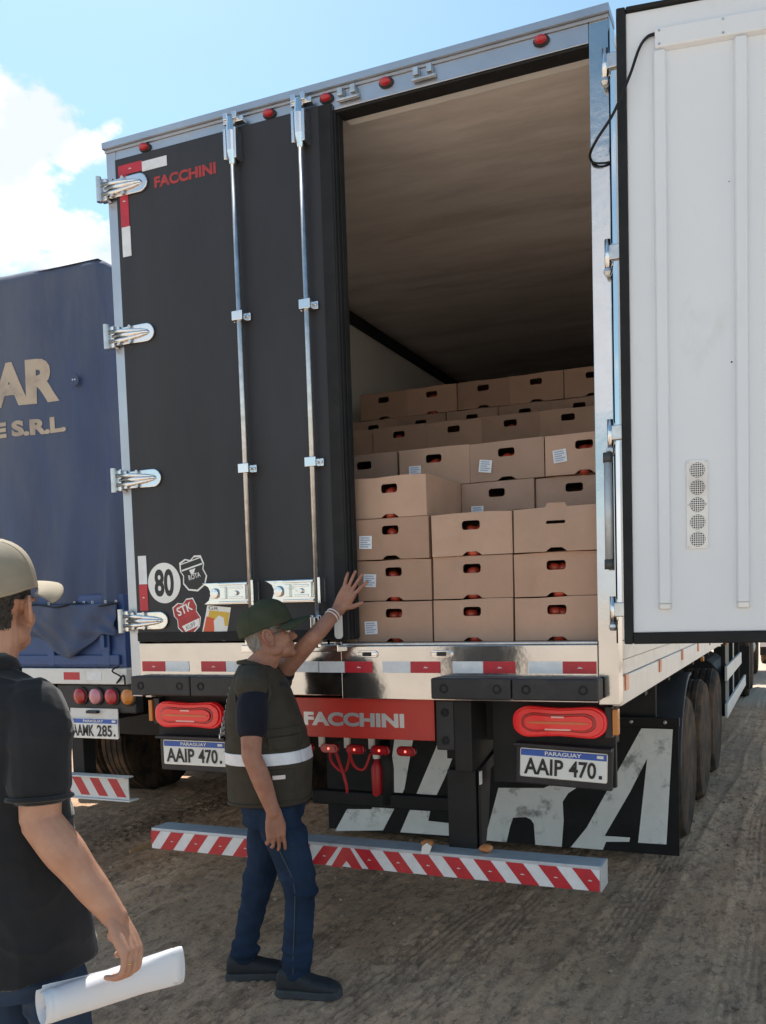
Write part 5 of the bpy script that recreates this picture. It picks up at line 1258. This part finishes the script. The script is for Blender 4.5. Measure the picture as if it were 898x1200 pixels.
# right hand closed round the roll of papers
RA = Vector((1.555,-1.975,.755)); RB = Vector((1.694,-1.640,.744)); rax = (RB-RA).normalized()
khand = (Vector((1.712,-1.838,.862))-ywR).normalized()
tipsY = []
pn_ = (Vector((-.55,-.25,-.55))); 
kk = khand; pnn = (pn_-kk*pn_.dot(kk)).normalized(); tsv = kk.cross(pnn).normalized()
if tsv.dot(rax) < 0: tsv = -tsv
for off in (.032, .012, -.010, -.030):
    limb(b, [ywR+tsv*off*.5-kk*.015, ywR+tsv*off*.9+kk*.045, ywR+tsv*off+kk*.090], [.0175,.0165,.0135])
ell(b, ywR+tsv*.022+kk*.035+pnn*.010, (.02,.02,.02)); ell(b, ywR-tsv*.020+kk*.035+pnn*.010, (.018,.018,.018))
RC = RA.lerp(RB, .60)
for i, off in enumerate((.035, .012, -.012, -.034)):
    base = ywR+tsv*off+kk*.092; r_ = .0094-.0004*i; P_ = [base-kk*.012, base]
    p = base.copy(); d = kk.copy(); ax = d.cross(pnn).normalized(); a = 0
    for seg, q in ((.044, .55), (.028, 1.0), (.022, .55)):
        a += q; dd = Matrix.Rotation(a, 3, ax) @ kk
        if dd.dot(pnn) < 0: dd = Matrix.Rotation(-a, 3, ax) @ kk
        p = p+dd*seg*(1.05 if i in (1,2) else .95); P_.append(p.copy())
    limb(b, P_, [r_*1.1, r_*1.1, r_, r_*.95, r_*.85], n=12); tipsY.append(P_)
tb = ywR+tsv*.026+kk*.026
limb(b, [tb, tb+tsv*.026+kk*.022+pnn*.02, tb+tsv*.030+kk*.040+pnn*.048, tb+tsv*.024+kk*.048+pnn*.068], [.0155,.013,.0115,.010], n=12)
ybody = remesh(b, 'body', 'skin_young', B2, .0036, 3, .4)
for y in (-1, 1):
    q = MB(HY); ell(q, (.085,y*.031,.0), (.012,.013,.0115)); e_ = q.build('eye', 'eye_white', ybody, smooth=True)
    q = MB(HY); ell(q, (.0945,y*.032,.0), (.004,.0058,.0058)); q.build('iris', 'eye_dark', e_, smooth=True)
fr = tipsY[2]; mid = fr[1].lerp(fr[2], .55); dr = (fr[2]-fr[1]).normalized(); u_ = dr.orthogonal().normalized(); v_ = dr.cross(u_)
MB().tube([mid+(u_*math.cos(a)+v_*math.sin(a))*.0108 for a in np.linspace(0, 2*math.pi, 25)], .0016, 6).build('ring', 'gold', B2, smooth=True)
hair(HY @ Matrix.Scale(1.04, 4), B2, 'dark_hair', ybody, 8, 1800)
cap(HY @ Matrix.Translation((0,0,.014)) @ Matrix.Rotation(rad(-9), 4, 'Z') @ Matrix.Rotation(rad(-10), 4, 'Y'), B2, 'cap_beige', 1.10, mesh_back='cap_mesh', tall=.118, visor_l=.112, visor_droop=.018, curve=.030)
# shirt with collar
def sd2(co, nn):
    d = .007*n3(co, 5, 42, (1,1,.6))+.011*ridge(co, 4.5, 44, (1,1,.5), 1.5)+.006*ridge(co, 9, 48, (1,1,1.1), 1.6)+.0012*n3(co, 50, 46)-.005
    return d
q = MB()
rings(q, [(Q(.0,0,.775), YL*.190, YF_*.160), (Q(.0,0,.90), YL*.186, YF_*.158), (Q(-.005,0,1.05), YL*.172, YF_*.148), (Q(-.015,0,1.22), YL*.168, YF_*.138), (Q(-.03,0,1.38), YL*.200, YF_*.135), (Q(-.045,0,1.49), YL*.205, YF_*.112), (Q(-.052,0,1.545), YL*.165, YF_*.092), (Q(-.055,0,1.585), YL*.10, YF_*.075), (Q(-.055,0,1.605), YL*.074, YF_*.068)], 40, 2.35)
limb(q, [ysR+YL*.03, ysR.lerp(yeR,.2), ysR.lerp(yeR,.5), ysR.lerp(yeR,.72)], [.082,.082,.078,.077]); limb(q, [ysL-YL*.03, ysL.lerp(yeL,.25), ysL.lerp(yeL,.78)], [.086,.080,.074])
SH = remesh(q, 'shirt', 'black_cloth', B2, .006, 3, disp=sd2)
ax_ = (yeR-ysR).normalized(); u_ = ax_.orthogonal().normalized(); v_ = ax_.cross(u_); c_ = ysR.lerp(yeR, .80)
MB().tube([c_+(u_*math.cos(a)+v_*math.sin(a))*.0735 for a in np.linspace(0, 2*math.pi, 33)], .006, 8).build('sleeve_hem', 'black_cloth', SH, smooth=True)
q = MB(); vs = []; fs = []; nc = 40
for j, (rz, ex) in enumerate(((1.578, .010), (1.612, .004), (1.628, .004), (1.606, .014), (1.585, .022))):
    for k in range(nc+1):
        a = rad(-165+330*k/nc); vs.append(Q(-.055+(.066+ex)*-math.cos(a)*1.02, (.070+ex)*math.sin(a), rz-.018*max(0,-math.cos(a))*0-.03*(1-math.cos(a))/2*0+(-.03 if abs(a) > 2.6 else 0)))
for j in range(4):
    for k in range(nc): fs.append((j*(nc+1)+k, j*(nc+1)+k+1, (j+1)*(nc+1)+k+1, (j+1)*(nc+1)+k))
q.add(vs, fs); o = q.build('collar', 'black_cloth', SH, smooth=True); s_ = o.modifiers.new('t', 'SOLIDIFY'); s_.thickness = .004
q = MB()
rings(q, [(Q(-.005,0,.72), YL*.168, YF_*.132), (Q(-.005,0,.80), YL*.170, YF_*.136), (Q(-.005,0,.90), YL*.160, YF_*.128), (Q(-.005,0,1.0), YL*.15, YF_*.12)], 32)
for s_ in (-1, 1): limb(q, [Q(.01,s_*.085,.82), Q(.03,s_*.095,.70), Q(.035,s_*.11,.52), Q(.015,s_*.115,.30), Q(0,s_*.12,.13)], [.086,.086,.076,.068,.064])
remesh(q, 'jeans', 'denim_dark', B2, .007, 4, disp=jd)
for s_ in (-1, 1): shoe(B2, Q(-.07,s_*.12,.004), Q(.22,s_*.15,.004))

# rolled sheaf of papers in his hand
PR = thing('paper_roll', 'rolled sheaf of white papers held by the person in the beige cap', 'papers', tuple((RA+RB)/2))
up_ = Vector((0,0,1)); up_ = (up_-rax*up_.dot(rax)).normalized(); sd3 = rax.cross(up_)
for sh in range(4):
    q = MB(); vs = []; fs = []; na, nl = 60, 18; st = rad(200-11*sh); turns = rad(420-8*sh)
    for j in range(nl+1):
        t = j/nl; c_ = RA.lerp(RB, t)+rax*((.010*sh if t < .5 else -.006*sh)+.012*math.sin(sh*2.1)*(.5-t))
        flat = .80-.40*t; hh = .046+.014*t*t+.003*math.sin(5*t+sh)
        for k in range(na+1):
            u_ = k/na; a = st-turns*u_; loose = 1+(.16+.05*sh)*max(0, u_-.80)/.20*(1-t)**1.5
            rr = (.80+.20*u_-.018*sh)*loose
            rr *= 1+.03*math.sin(2*a+1.3+2*t)+.015*math.sin(3*a+4*t)
            vs.append(c_+up_*(math.sin(a)*hh*rr)+sd3*(math.cos(a)*hh*rr*flat))
    for j in range(nl):
        for k in range(na): fs.append((j*(na+1)+k, j*(na+1)+k+1, (j+1)*(na+1)+k+1, (j+1)*(na+1)+k))
    q.add(vs, fs); o = q.build('paper_sheet', 'paper', PR, smooth=True, recalc=False); s_ = o.modifiers.new('t', 'SOLIDIFY'); s_.thickness = .0008
